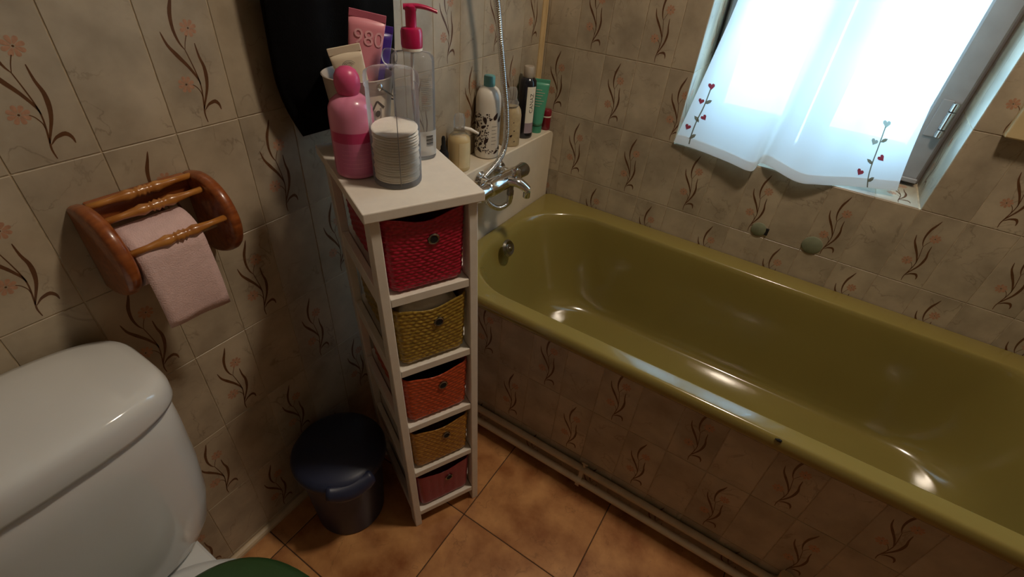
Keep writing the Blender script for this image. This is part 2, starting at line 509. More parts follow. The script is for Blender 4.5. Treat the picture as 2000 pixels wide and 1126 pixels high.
# wall B (y = 0): u = +x
for n in range(-2, 19):
    x0 = XB + n * TW
    for r in rows:
        z0, v0, v1 = row_span(r, 0.35, ROOM_Z)
        if v1 - v0 < 0.008: continue
        zc = z0 + (v0 + v1) / 2
        a, b = max(x0, 0.0), min(x0 + TW, ROOM_X)
        if zc > WZ0 and zc < WZ1:
            if a >= WX0 - 0.001 and b <= WX1 + 0.001: continue
            if a < WX0 < b: b = WX0
        if b - a < 0.006: continue
        put_tile(tile_mesh(a - x0, b - x0, v0, v1, (n + r) % 2 == 0), (x0, 0, z0), 0, wall_right)
# window reveals (side tiles and sill)
REV = 0.190
for r in range(-1, 4):
    z0 = ZR + r * TH
    put_tile(tile_mesh(0, 0.1001, 0, TH, r % 2 != 0), (WX1 - 0.0002, REV - 0.003, z0), -PI / 2, wall_right)     # faces -x
    put_tile(tile_mesh(0, 0.084, 0, TH, False), (WX1 - 0.0002, REV - 0.1031, z0), -PI / 2, wall_right)
    put_tile(tile_mesh(0.015, 0.1001, 0, TH, r % 2 != 0), (WX0 + 0.0002, REV - 0.1031 - 0.1001, z0), PI / 2, wall_right)
    put_tile(tile_mesh(0, 0.1001, 0, TH, r % 2 == 0), (WX0 + 0.0002, REV - 0.1031, z0), PI / 2, wall_right)            # faces +x
for n in range(4, 11):
    a = max(XB + (n - 1) * TW, WX0 + 0.004); b = min(XB + n * TW, WX1 - 0.004)
    put_tile(tile_mesh(a - (XB + (n - 1) * TW), b - (XB + (n - 1) * TW), 0.0, REV, n % 2 == 0), (XB + (n - 1) * TW, 0.0, WZ0 + 0.0015), 0, wall_right, rot=(-PI / 2, 0, 0))
# yellowed corner strip
bm = bmesh.new()
add_box(bm, -0.002, 0.0035, -0.0305, -0.002, 0.35, ROOM_Z - 0.002, 0.001, 1)
add_box(bm, 0.003, 0.006, -0.013, -0.006, 0.35, ROOM_Z - 0.002, 0.001, 1)
struct(bm_obj('trim_1', bm, M['trim']))
# floor tiles 33 cm
FT = 0.328
_fm = {}
for i in range(-2, 6):
    for jx in range(-5, 4):
        x0, y0 = 0.400 + i * FT, -0.915 + jx * FT
        a, b, c, d = max(x0, 0), min(x0 + FT, ROOM_X), max(y0, ROOM_Y), min(y0 + FT, -0.0)
        if b - a < 0.02 or d - c < 0.02: continue
        key = (round(b - a, 3), round(d - c, 3))
        if key not in _fm:
            bm = bmesh.new(); add_box(bm, 0.0013, key[0] - 0.0013, 0.0013, key[1] - 0.0013, -0.008, 0.0, 0.0009, 1)
            me = bpy.data.meshes.new('floor_tile'); bm.to_mesh(me); bm.free(); me.materials.append(M['floor_tile']); _fm[key] = me
        put_tile(_fm[key], (a, c, 0), 0, floor, 'floor_tile')
# cream strip along the foot of the left wall
bm = bmesh.new()
add_rings(bm, [[(0.0, y, 0.0), (0.013, y, 0.0), (0.0125, y, 0.007), (0.009, y, 0.012), (0.004, y, 0.0145), (0.0, y, 0.015)] for y in (ROOM_Y + 0.002, -0.62)])
struct(bm_obj('baseboard_left', bm, M['pipe']))

# ------------------------------------------------------------------ window
win = struct(empty('window_1', (0, 0, 0)))
def wframe(name, x0, x1, z0, z1, w, y0, y1, mt, parent, wb=None, bev=0.003):
    bm = bmesh.new(); wb = wb or w
    add_box(bm, x0, x0 + w, y0, y1, z0, z1, bev, 1); add_box(bm, x1 - w, x1, y0, y1, z0, z1, bev, 1)
    add_box(bm, x0 + w, x1 - w, y0, y1, z0, z0 + wb, bev, 1); add_box(bm, x0 + w, x1 - w, y0, y1, z1 - wb, z1, bev, 1)
    return bm_obj(name, bm, mt, parent)
wframe('window_frame', WX0 + 0.001, WX1 - 0.001, WZ0 + 0.002, WZ1 - 0.001, 0.02, REV, REV + 0.05, M['sash'], win)
for (x0, x1) in ((WX0 + 0.012, 0.780), (0.786, WX1 - 0.012)):
    s = wframe('sash', x0, x1, WZ0 + 0.012, WZ1 - 0.012, 0.060, REV - 0.035, REV + 0.008, M['sash'], win, 0.085, 0.005)
    box('pane', x0 + 0.056, x1 - 0.056, REV - 0.012, REV - 0.008, WZ0 + 0.08, WZ1 - 0.08, M['glass'], s)
box('sash_foot', 1.040, 1.099, REV - 0.042, REV - 0.036, WZ0 + 0.012, WZ0 + 0.024, M['sash'], win, 0.002, 1)
for zc in (1.005, 1.62):
    h = bpy.data.objects.new('hinge', None); link(h, win)
    for dz0, dz1 in ((-0.042, -0.024), (-0.022, 0.020), (0.022, 0.042)):
        lathe('hinge_knuckle', [(0.0, dz0), (0.0078, dz0), (0.0088, dz0 + 0.001), (0.0088, dz1 - 0.001), (0.0078, dz1), (0.0, dz1)], M['chrome'], h, 16, loc=(1.083, REV - 0.045, zc), cap0=False, cap1=False)
    box('hinge_leaf', 1.054, 1.078, REV - 0.039, REV - 0.0355, zc - 0.045, zc + 0.045, M['sash'], h, 0.001, 1)

# ------------------------------------------------------------------ curtain
hem = [(1316, 276, -0.006), (1362, 291, -0.014), (1420, 314, -0.022), (1466, 333, -0.026), (1484, 318, 0.0), (1503, 324, -0.012), (1555, 353, -0.022), (1600, 359, -0.014), (1660, 362, 0.010), (1753, 371, 0.030)]
top_l, top_r = (1433, 2), (1913, 0)
hem3 = catmull([ray_hit((a, b), 1, y) for a, b, y in hem], 10)
NS = len(hem3) - 1
ZT = 1.62
L0 = ray_hit(top_l, 1, 0.055); R0 = ray_hit(top_r, 1, 0.070)
def curtain_pt(s, t):
    """s 0..1 along the hem, t 0 hem .. 1 rod"""
    f = s * NS; i = min(int(f), NS - 1); h = hem3[i].lerp(hem3[i + 1], f - i)
    z = h.z + (ZT - h.z) * t
    k = min(1.0, max(0.0, (z - h.z) / (1.2 - h.z)))
    kk = k ** 0.8
    ux = L0.x + (R0.x - L0.x) * s
    uy = 0.056 + 0.014 * s + 0.006 * math.sin(s * 31) + 0.010 * math.sin(s * 13 + 1.0)
    x = h.x + (ux - h.x) * kk + 0.010 * math.sin(s * 19 + t * 2) * k
    y = h.y + (min(uy, 0.082) - h.y) * min(1, k * 1.15)
    return Vector((x, y, z))
NTv = 60
vs = []; fs = []
for j in range(NTv + 1):
    for i in range(NS + 1): vs.append(curtain_pt(i / NS, (j / NTv) ** 1.15))
for j in range(NTv):
    for i in range(NS):
        a = j * (NS + 1) + i; fs.append((a, a + 1, a + NS + 2, a + NS + 1))
cur = empty('curtain', (0.79, 0.03, WZ0 + 0.01), 0, 'sheer white curtain with embroidered red heart vines hanging over the window', 'curtain')
def to_local(o, parent):
    o.matrix_parent_inverse = Matrix.Translation(-parent.location); return o
to_local(mesh_obj('curtain_panel', vs, fs, M['curtain'], cur, True), cur)
hv = [curtain_pt(i / NS, 0.0) + Vector((0, -0.0012, -0.0015)) for i in range(NS + 1)] + [curtain_pt(i / NS, 0.028) + Vector((0, -0.0012, 0)) for i in range(NS + 1)]
to_local(mesh_obj('hem', hv, [(i, i + 1, NS + 2 + i, NS + 1 + i) for i in range(NS)], M['curtain'], cur, True), cur)
to_local(tube('curtain_rod', [(WX0 + 0.006, 0.062, ZT), (WX1 - 0.006, 0.062, ZT)], 0.004, M['chrome'], cur), cur)
def thread(name, col):
    mt = bpy.data.materials.new(name); mt.use_nodes = True
    nt = mt.node_tree; N = nt.nodes; L = nt.links
    for n in list(N): N.remove(n)
    out = N.new('ShaderNodeOutputMaterial'); df = N.new('ShaderNodeBsdfDiffuse'); tl = N.new('ShaderNodeBsdfTranslucent'); tr = N.new('ShaderNodeBsdfTransparent')
    tc = N.new('ShaderNodeTexCoord'); nz = N.new('ShaderNodeTexNoise'); nz.inputs['Scale'].default_value = 600; L.new(tc.outputs['Object'], nz.inputs['Vector'])
    mx = N.new('ShaderNodeMix'); mx.data_type = 'RGBA'; L.new(nz.outputs['Fac'], mx.inputs['Factor'])
    c_ = srgb(col); mx.inputs[6].default_value = tuple(v * .8 for v in c_) + (1,); mx.inputs[7].default_value = tuple(min(1, v * 1.2) for v in c_) + (1,)
    L.new(mx.outputs[2], df.inputs[0]); L.new(mx.outputs[2], tl.inputs[0]); L.new(mx.outputs[2], tr.inputs[0])
    a = N.new('ShaderNodeMixShader'); a.inputs[0].default_value = .5; L.new(df.outputs[0], a.inputs[1]); L.new(tr.outputs[0], a.inputs[2])
    L.new(a.outputs[0], out.inputs[0]); return mt
M['vine'] = thread('olive_thread', '#8a8672'); M['heart'] = thread('red_thread', '#a5454f'); M['heart_pale'] = thread('pale_thread', '#a9b0a4')
def on_curtain(px):
    """point of the cloth seen at a pixel: search over (s, t)"""
    def err(s_, t_):
        d = curtain_pt(s_, t_) - CAM
        z = d.dot(FWD); return (1000 + FPX * d.dot(RIGHT) / z - px[0]) ** 2 + (563 + FPX * d.dot(DOWN) / z - px[1]) ** 2
    best = min(((err(i / 60, j / 60 * .4), i / 60, j / 60 * .4) for i in range(61) for j in range(61)))
    _, s_, t_ = best; h = .01
    while h > 2e-5:
        c_ = [(err(a_, b_), a_, b_) for a_, b_ in ((s_, t_), (min(1, s_ + h), t_), (max(0, s_ - h), t_), (s_, t_ + h * .5), (s_, max(0, t_ - h * .5)))]
        _, s2, t2 = min(c_)
        if (s2, t2) == (s_, t_): h *= .5
        s_, t_ = s2, t2
    return curtain_pt(s_, t_) + Vector((0, -.0022, 0))
def vine(stem_px, leaves_px, hearts_px):
    fix = lambda o: setattr(o, 'matrix_parent_inverse', Matrix.Translation(-cur.location))
    fn = lambda u, v: on_curtain((u, v))
    st = smooth2d(stem_px, 4)
    fix(decal('embroidered_stem', ribbon_poly(st, [2.4] * len(st)), fn, M['vine'], cur))
    for (x, y, a) in leaves_px:
        c_, s_ = math.cos(a), math.sin(a)
        fix(decal('embroidered_leaf', [[(x + u * c_ - v * s_, y + u * s_ + v * c_) for u, v in ((-8, 0), (-2, -3.5), (4, -3), (8, 0), (3, 3), (-3, 3))]], fn, M['vine'], cur))
    for (x, y, a, r, mt_) in hearts_px:
        pts = []
        for k in range(14):
            q = 2 * PI * k / 14
            hx = r * math.sin(q) ** 3; hy = -r * (13 * math.cos(q) - 5 * math.cos(2 * q) - 2 * math.cos(3 * q) - math.cos(4 * q)) / 15
            pts.append((x + hx * math.cos(a) - hy * math.sin(a), y + hx * math.sin(a) + hy * math.cos(a)))
        fix(decal('embroidered_heart', [pts], fn, M[mt_], cur))
vine([(1346, 281), (1351, 262), (1361, 236), (1375, 208), (1389, 172)], [(1353, 266, -.5), (1361, 232, 1.0), (1384, 199, -.4)],
     [(1344, 247, .5, 6, 'heart'), (1375, 229, -.5, 6, 'heart'), (1370, 197, .35, 6, 'heart'), (1390, 168, .1, 7, 'heart')])
vine([(1694, 366), (1696, 345), (1703, 320), (1715, 288), (1730, 246)], [(1701, 350, -.6), (1699, 315, .8), (1727, 274, -.4)],
     [(1680, 335, .6, 7, 'heart'), (1721, 308, -.6, 7, 'heart'), (1708, 276, .5, 7, 'heart_pale'), (1732, 241, .2, 8, 'heart_pale')])

# ------------------------------------------------------------------ ceiling lamp (above the frame)
lamp = empty('ceiling_lamp', (LAMP_POS[0], LAMP_POS[1], ROOM_Z), 0, 'round opal glass ceiling lamp above the bath', 'lamp')
lathe('lamp_base', [(0, 0), (0.10, 0), (0.10, -0.02), (0, -0.02)], M['white_paint'], lamp, 32, cap0=False, cap1=False)
ld = bpy.data.lights.new('bulb', 'AREA'); ld.shape = 'DISK'; ld.size = 0.18; ld.energy = LAMP_POWER; ld.color = LAMP_COLOR
lo = bpy.data.objects.new('bulb', ld); lo.location = (0, 0, -0.075); link(lo, lamp)
em = bpy.data.materials.new('opal_glass'); em.use_nodes = True
eb = em.node_tree.nodes['Principled BSDF']; eb.inputs['Base Color'].default_value = (0.9, 0.85, 0.75, 1)
eb.inputs['Emission Color'].default_value = LAMP_COLOR + (1,); eb.inputs['Emission Strength'].default_value = 6.0
lathe('shade', [(0.095, -0.02), (0.11, -0.035), (0.10, -0.055), (0.06, -0.068), (0.0, -0.072)], em, lamp, 32, cap0=False, cap1=False)

# ------------------------------------------------------------------ bath
TZ = 0.540
tub = empty('bathtub', (0.84, -0.335, 0.0), 0, 'long olive green enamel bathtub below the window', 'bathtub')
def sec(x0, x1, y0, y1, r, z): return [(x, y, z) for x, y in rrect(x0, x1, y0, y1, r, 14, 12)]
OX0, OX1, OY0, OY1 = 0.076, 1.71, -0.668, -0.002
sects = [sec(OX0 + .012, OX1 - .012, OY0 + .014, OY1 - .001, .02, TZ - .034),
         sec(OX0 + .002, OX1 - .002, OY0 + .003, OY1 - .0005, .025, TZ - .034),
         sec(OX0, OX1, OY0, OY1, .026, TZ - .028),
         sec(OX0, OX1, OY0 + .001, OY1, .026, TZ - .016),
         sec(OX0 + .003, OX1 - .003, OY0 + .0035, OY1 - .001, .026, TZ - .006),
         sec(OX0 + .006, OX1 - .006, OY0 + .008, OY1 - .003, .027, TZ - .0012),
         sec(OX0 + .010, OX1 - .010, OY0 + .013, OY1 - .006, .028, TZ)]
IT = (0.104, 1.63, -0.620, -0.078, 0.205)
IB = (0.31, 1.40, -0.535, -0.135, 0.13)
for g, h in ((-0.055, 0.0), (-0.025, 0.0015), (0.0, 0.005), (0.02, 0.010), (.045, .018), (.08, .042), (.115, .09), (.16, .17), (.22, .29), (.29, .43), (.36, .57), (.43, .70), (.50, .80), (.58, .88), (.68, .94), (.82, .98), (1.0, .996)):
    q = [IT[i] + (IB[i] - IT[i]) * g for i in range(5)]
    sects.append(sec(q[0], q[1], q[2], q[3], q[4], TZ - h * 0.350))
sects.append(sec(0.42, 1.28, -0.45, -0.235, .08, TZ - .352))
bm = bmesh.new()
add_rings(bm, sects, True, False, True)
to_local(bm_obj('tub_shell', bm, M['tub'], tub, smooth=True), tub)
# overflow plate on the head wall
oc = ray_hit((993, 484), 0, 0.158)
ov = lathe('overflow_plate', [(0, -.004), (.026, -.004), (.027, .0), (.022, .006), (.013, .0045), (.011, .008), (0, .009)], M['dark_chrome'], tub, 28, cap0=False, cap1=False)
ov.location = oc; ov.rotation_euler = (0, PI / 2 - 0.42, 0); to_local(ov, tub)
scr = lathe('overflow_screw', [(0, .008), (.004, .008), (.004, .011), (0, .0115)], M['chrome'], ov, 12, cap0=False, cap1=False)
dr = lathe('drain', [(0, 0), (.028, 0), (.026, .004), (.018, .002), (0, .002)], M['dark_chrome'], tub, 24, loc=(0.50, -0.34, TZ - .352), cap0=False, cap1=False); to_local(dr, tub)
cc = ray_hit((1521, 860), 1, -0.6665)
bm = bmesh.new(); bmesh.ops.create_icosphere(bm, subdivisions=2, radius=0.006)
for v in bm.verts: v.co = Vector((v.co.x * 1.0, v.co.y * 0.5, v.co.z * 0.5)) * (1 + 0.25 * math.sin(v.co.x * 900 + v.co.z * 1300))
ch = bm_obj('enamel_chip', bm, M['dark'], tub, smooth=True); ch.location = cc + Vector((0, 0.002, -0.001)); to_local(ch, tub)

# tiled apron below the rim
AY = -0.634
apron = struct(box('wall_apron', 0.077, 1.69, AY + TT * .4, AY + 0.011, 0.0, TZ - .04, M['grout']))
for n in range(0, 17):
    x0 = 0.105 + (n - 1) * TW
    a, b = max(x0, 0.078), min(x0 + TW, 1.69)
    for r, z0 in enumerate((-0.09, 0.11, 0.31)):
        v0 = max(0, 0.001 - z0); v1 = min(TH, TZ - .036 - z0)
        if b - a < .01: continue
        put_tile(tile_mesh(a - x0, b - x0, v0, v1, (n + r) % 2 == 0), (x0, AY, z0), 0, apron)

# white ledge at the head of the bath
LX, LZ = 0.075, 0.770
bm = bmesh.new()
prof = [(-0.66, 0.0)] + [(-0.004, 0.0)] + [(-0.004 - .03 + .03 * math.cos(a), LZ - .03 + .03 * math.sin(a)) for a in [PI / 2 * k / 6 for k in range(7)]] + [(-0.66, LZ)]
r0 = [(0.001, y, z) for y, z in prof]; r1 = [(LX - .003, y, z) for y, z in prof]
def inset(y, z): return (min(max(y, -.657), -.007), min(z, LZ - .003))
r2 = [(LX,) + inset(y, z) for y, z in prof]
add_rings(bm, [r0, r1, r2])
ledge = bm_obj('bath_ledge', bm, M['ledge'])
tag(ledge, 'white painted ledge at the head of the bath carrying the bottles', 'ledge')

# two pipes along the foot of the apron
def pipe(name, y, z, x0, x1, label, elbow):
    p = empty(name, (0.5, y, z), 0, label, 'pipe', None)
    path = [(x0 - .5, 0, 0), (x1 - .5, 0, 0)]
    tube('pipe_run', path, 0.0105, M['pipe'], p, 14)
    if elbow:
        tube('elbow', catmull([(x1 - .512, 0, 0), (x1 - .5, 0, 0), (x1 - .489, 0.0, .012), (x1 - .487, 0.0, .035)], 5), 0.0135, M['pipe'], p, 14)
        lathe('elbow_collar', [(0, .032), (.0155, .032), (.0155, .044), (0, .044)], M['trim'], p, 16, loc=(x1 - .487, 0, 0), cap0=False, cap1=False)
    return p
pipe('water_pipe', AY - 0.0125, 0.078, 0.02, 1.150, 'upper cream painted pipe running against the bath apron', True)
pipe('water_pipe', AY - 0.030, 0.046, 0.02, 1.60, 'lower cream painted pipe running just above the floor tiles', False)
for xc in (0.625,):
    k = empty('pipe_clip', (xc, AY, 0.03), 0, 'small cream metal clip holding both pipes beside the apron', 'clip')
    pth = [(0, -.041, .003), (0, -.0435, .012), (0, -.041, .024), (0, -.031, .0285), (0, -.0265, .036), (0, -.0262, .050), (0, -.0215, .058), (0, -.012, .0605), (0, -.001, .0605)]
    bm = bmesh.new()
    cm = catmull(pth, 4)
    add_rings(bm, [[(-.006, p.y, p.z), (.006, p.y, p.z), (.006, p.y * 1.0, p.z + .0018), (-.006, p.y, p.z + .0018)] for p in cm])
    bm_obj('clip_strap', bm, M['pipe'], k)
    tube('clip_screw', [(0, -.013, .060), (0, -.013, .074)], .0032, M['pipe'], k, 10)
    tube('clip_wing', [(-.008, -.013, .075), (.010, -.013, .075)], .0028, M['pipe'], k, 8)

# two rubber discs stuck to the window-side wall and a cream board
for px, r, lab in (((1482, 447), .021, 'small grey-green rubber disc with black tab stuck to tiles above bath'), ((1586, 478), .026, 'larger plain grey-green rubber disc stuck to tiles above bath')):
    c0 = ray_hit(px, 1, 0.0)
    e = empty('wall_disc', (c0.x, -0.0002, c0.z), 0, lab, 'disc')
    d = lathe('disc_pad', [(0, 0), (r, 0), (r, .002), (r * .9, .0035), (0, .004)], M['disc'], e, 32, cap0=False, cap1=False)
    d.rotation_euler = (PI / 2, 0, 0)
    if r < .025: box('disc_tab', r * .85, r * 1.3, -.003, 0, -.012, .010, M['dark'], e, .0008, 1)
c0 = ray_hit((1957, 263), 1, 0.0)
pb = empty('wall_board', (c0.x, 0, c0.z), 0, 'cream board with a small dark hole fixed to the tiles beside the window', 'board')
box('board_panel', 0, .20, -.024, -.0003, 0, .26, M['plaque'], pb, .003, 2)
hh = lathe('board_hole', [(0, 0), (.004, 0), (.004, .001), (0, .0012)], M['dark'], pb, 14, loc=(.036, -.0236, .022), cap0=False, cap1=False); hh.rotation_euler = (PI / 2, 0, 0)

# ------------------------------------------------------------------ mixer tap and hose
tapc = ray_hit((985, 352), 0, 0.125)
tap = empty('bath_mixer', (LX, tapc.y, tapc.z), 0, 'chrome bath mixer tap mounted on the white ledge', 'tap')
bx = 0.125 - LX
def yl(name, y0, y1, prof_r, mt, n=24, x=bx, z=0.0):
    """lathe along y"""
    bm = bmesh.new()
    rings = [[(x + r * math.cos(2 * PI * k / n), y, z + r * math.sin(2 * PI * k / n)) for k in range(n)] for y, r in prof_r]
    add_rings(bm, rings); return bm_obj(name, bm, mt, tap, auto=0.6)
yl('mixer_body', 0, 0, [(-.085, .020), (-.08, .0235), (-.03, .0245), (0, .026), (.03, .0245), (.055, .0235), (.06, .018)], M['chrome'])
yl('handle', 0, 0, [(.060, .017), (.064, .0205), (.080, .020), (.104, .0215), (.110, .0195), (.111, .012)], M['dark_chrome'])
yl('handle', 0, 0, [(-.135, .012), (-.134, .0195), (-.128, .0215), (-.10, .020), (-.09, .0205), (-.086, .017)], M['chrome'])
for yy in (-.055, .045):
    bm = bmesh.new()
    add_rings(bm, [[(x, yy + r * math.cos(2 * PI * k / 24), .006 + r * math.sin(2 * PI * k / 24)) for k in range(24)] for x, r in ((0.0, .024), (.004, .025), (.010, .020), (.012, .012), (.035, .011))])
    bm_obj('wall_union', bm, M['chrome'], tap, auto=0.6)
sp = catmull([(bx + .008, 0.0, .004), (bx + .035, .006, .006), (bx + .054, .011, -.001), (bx + .072, .015, -.013)], 8)
bm = bmesh.new()
rr = []
for i, p in enumerate(sp):
    t = i / (len(sp) - 1)
    a = sp[max(i - 1, 0)]; b = sp[min(i + 1, len(sp) - 1)]; tv = (b - a).normalized()
    side = tv.cross(Vector((0, 0, 1))).normalized(); up = side.cross(tv)
    w_, h_ = .022 - .009 * t, .017 - .006 * t
    rr.append([p + side * w_ * math.cos(2 * PI * k / 20) + up * h_ * math.sin(2 * PI * k / 20) for k in range(20)])
add_rings(bm, rr); bm_obj('spout', bm, M['chrome'], tap, auto=0.9)
lathe('aerator', [(0, -.036), (.0095, -.036), (.0105, -.034), (.0105, -.018), (0, -.018)], M['chrome'], tap, 20, loc=(bx + .069, .0145, 0), cap0=False, cap1=False)
lathe('diverter_knob', [(0, .018), (.006, .018), (.006, .024), (.0095, .025), (.010, .042), (.008, .0445), (0, .045)], M['chrome'], tap, 12, loc=(bx + .030, .006, 0), cap0=False, cap1=False)
lathe('hose_outlet', [(0, -.040), (.0105, -.040), (.0105, -.028), (.009, -.026), (.009, -.012), (0, -.012)], M['dark_chrome'], tap, 16, loc=(bx + .018, .008, 0), cap0=False, cap1=False)
o3 = Vector((LX + bx + .018, tapc.y + .008, tapc.z - .040))
hp = [o3, o3 + Vector((0, 0, -.012)), ray_hit((992, 396), 0, .135), ray_hit((975, 406), 0, .128), ray_hit((956, 398), 0, .115), ray_hit((945, 380), 0, .098), ray_hit((941, 362), 0, .090),
      ray_hit((946, 346), 0, .088), ray_hit((962, 328), 0, .090), ray_hit((980, 303), 0, .094), ray_hit((988, 270), 0, .098), ray_hit((989, 225), 0, .098), ray_hit((985, 170), 0, .094), ray_hit((978, 90), 0, .085), ray_hit((970, 0), 0, .075), Vector((0.06, -.455, 1.40)), Vector((0.045, -.47, 1.62))]
hc = catmull(hp, 30)
# resample evenly and rib
Lh = [0.0]
for a, b in zip(hc[:-1], hc[1:]): Lh.append(Lh[-1] + (b - a).length)
tot = Lh[-1]; nrib = int(tot / 0.0012); pts = []; j = 0
for i in range(nrib + 1):
    s = tot * i / nrib
    while j < len(Lh) - 2 and Lh[j + 1] < s: j += 1
    f = (s - Lh[j]) / max(1e-9, Lh[j + 1] - Lh[j]); pts.append(hc[j].lerp(hc[j + 1], f))
hose = empty('shower_hose', tuple(o3), 0, 'ribbed chrome shower hose looping up from the bath mixer', 'hose')
bm = bmesh.new(); add_tube(bm, [p - o3 for p in pts], lambda i: (.0080, .0087, .0080, .0071)[i % 4], 12)
bm_obj('hose_tube', bm, M['chrome'], hose, smooth=True)
lathe('hose_nut', [(0, -.014), (.009, -.014), (.0095, -.002), (0, -.002)], M['chrome'], hose, 16, cap0=False, cap1=False)
hk = empty('hand_shower', (0.045, -.47, 1.62), 0, 'chrome hand shower hanging on its wall bracket', 'shower head')
tube('handle', [(0, 0, -.01), (.004, .0, .06), (.02, 0, .16), (.04, 0, .19)], .011, M['chrome'], hk, 14)
hd = lathe('spray_head', [(0, 0), (.034, 0), (.036, .006), (.02, .02), (0, .024)], M['chrome'], hk, 24, loc=(.055, 0, .175), cap0=False, cap1=False); hd.rotation_euler = (0, -0.6, 0)
bxm = box('wall_bracket', -.045, .0, -.014, .014, .03, .06, M['chrome'], hk, .003, 1)

# ------------------------------------------------------------------ narrow basket unit
CX = Vector((0.44957297, 0.89324361, 0)); CY = Vector((-0.89324361, 0.44957297, 0)); CZ = Vector((-0.01788829, -0.02847319, 1))
CO = Vector((0.316, -1.0169, 0))
CW, CD, CH, CT = 0.1865, 0.2760, 0.9451, 0.018
YAW = math.atan2(CX.y, CX.x)
def cab_pt(u, v, z): return CO + CX * u + CY * v + CZ * z
# local frame of the unit: x = u, y = v; it leans a little, so the uprights are sheared
SH = (CZ.dot(CX), CZ.dot(CY))
def shear(o):
    for v in o.data.vertices:
        v.co.x += SH[0] * v.co.z; v.co.y += SH[1] * v.co.z
    return o
unit = empty('basket_unit', tuple(CO), YAW, 'narrow white wooden shelf unit with five basket drawers beside the bath', 'shelf unit')
PW, PD = 0.0175, 0.030
for (u0, v0) in ((0, 0), (CW - PW, 0), (0, CD - PD), (CW - PW, CD - PD)):
    shear(box('leg', u0, u0 + PW, v0, v0 + PD, 0, CH, M['white_paint'], unit, .0015, 1))
shear(box('top_board', -.009, CW + .009, -.009, CD + .006, CH, CH + CT, M['white_paint'], unit, .002, 2))
SHELF = [0.785, 0.603, 0.423, 0.244, 0.064]
for z in SHELF:
    shear(box('shelf', PW + .0005, CW - PW - .0005, .001, CD - .001, z - .018, z, M['white_paint'], unit, .001, 1))
    for u0 in (0.002, CW - PW + .002):
        shear(box('side_rail', u0, u0 + PW - .004, PD, CD - PD, z - .030, z + .006, M['white_paint'], unit, .001, 1))

def weave_mat(name, lo, hi):
    mt = bpy.data.materials.new(name); mt.use_nodes = True
    nt = mt.node_tree; N = nt.nodes; L = nt.links; b = N['Principled BSDF']
    tc = N.new('ShaderNodeTexCoord')
    n = N.new('ShaderNodeTexNoise'); n.inputs['Scale'].default_value = 160; n.inputs['Detail'].default_value = 3
    L.new(tc.outputs['Object'], n.inputs['Vector'])
    r = N.new('ShaderNodeValToRGB'); r.color_ramp.elements[0].position = .32; r.color_ramp.elements[1].position = .72
    r.color_ramp.elements[0].color = srgb(lo) + (1,); r.color_ramp.elements[1].color = srgb(hi) + (1,)
    L.new(n.outputs['Fac'], r.inputs['Fac']); L.new(r.outputs['Color'], b.inputs['Base Color'])
    b.inputs['Roughness'].default_value = 0.30
    return mt
M['inside'] = mat('basket_lining', '#1c1512', 0.95)
def basket(z, h, lo, hi, label, plain=False, v0=0.006, w=0.1485, u0=None, dep=0.250, ring=True, fine=False):
    """woven basket: rounded box, front edge dipping in the middle, metal eyelet on the front"""
    o0 = cab_pt(CW / 2 if u0 is None else u0, v0, z) + Vector((0, 0, 0.0005))
    t = empty('basket', tuple(o0), YAW, label, 'basket')
    mt = weave_mat('weave_' + lo[1:], lo, hi)
    nrow = int(h / (0.0085 if not fine else 0.0065)); nv = nrow * 6
    def outline(inf, zz):
        tap = 0.006 * (1 - zz / h)
        base = rrect(-w / 2 + tap - inf, w / 2 - tap + inf, tap * .5 - inf, dep - tap * .5 + inf, 0.016, 10, 40)
        return base
    n = len(outline(0, 0))
    rings = []
    for j in range(nv + 1):
        tz = j / nv
        rowf = tz * nrow
        ring_ = []
        pts = outline(0, h * tz); po = outline(0.001, h * tz)
        botr = max(0.0, 1 - (tz * h) / 0.014); shrink = 0.010 * botr ** 2
        for i in range(n):
            (x, y), (x2, y2) = pts[i], po[i]
            nx, ny = (x2 - x) / .001, (y2 - y) / .001
            L_ = math.hypot(nx, ny) or 1
            nx /= L_; ny /= L_
            if plain: d = 0.0002 * math.sin(i * .9)
            else:
                ph = i * 1.2 + (int(rowf) % 2) * PI
                d = 0.0021 * abs(math.sin(PI * rowf)) ** .8 * (0.62 + 0.38 * math.sin(ph))
            # dip of the front rim
            dip = 0.0
            if y < dep * .5: dip = 0.015 * max(0, math.cos(PI * min(1, abs(x) / (w * .5)))*.5 + .5) * max(0, 1 - max(0, y) / .02)
            zz = (h - dip) * tz
            ring_.append((x + nx * (d - shrink) + SH[0] * zz, y + ny * (d - shrink) + SH[1] * zz, zz))
        rings.append(ring_)
    bm = bmesh.new()
    inner = []
    for j in range(nv, -1, -6):
        tz = j / nv
        inner.append([(x * .955, .006 + (y - .006) * .955 if y < dep / 2 else y * .965, max(.004, z_ - .0005)) for (x, y, z_) in rings[j]])
    add_rings(bm, rings + inner)
    bm_obj('woven_body', bm, mt, t, smooth=True)
    if ring:
        ze = h * .66
        e = lathe('eyelet_ring', [(.0072, -.001), (.0105, -.001), (.0105, .001), (.009, .0022), (.0072, .0015)], M['dark_chrome'], t, 28, loc=(0.012 + SH[0] * ze, -0.0012 + SH[1] * ze, ze), cap0=False, cap1=False); e.rotation_euler = (PI / 2, 0, 0)
        e2 = lathe('eyelet_hole', [(0, 0), (.0082, 0), (.0082, .0014), (0, .0014)], M['dark'], t, 20, loc=(0.012 + SH[0] * ze, -0.0010 + SH[1] * ze, ze), cap0=False, cap1=False); e2.rotation_euler = (PI / 2, 0, 0)
    return t
b1 = basket(SHELF[0], .152, '#8a1026', '#bb2140', 'bright red woven basket on the top shelf of the white unit', fine=True)
b2 = basket(SHELF[1], .146, '#776024', '#b5953f', 'olive gold woven basket holding white cloth, on the second shelf', w=.147)
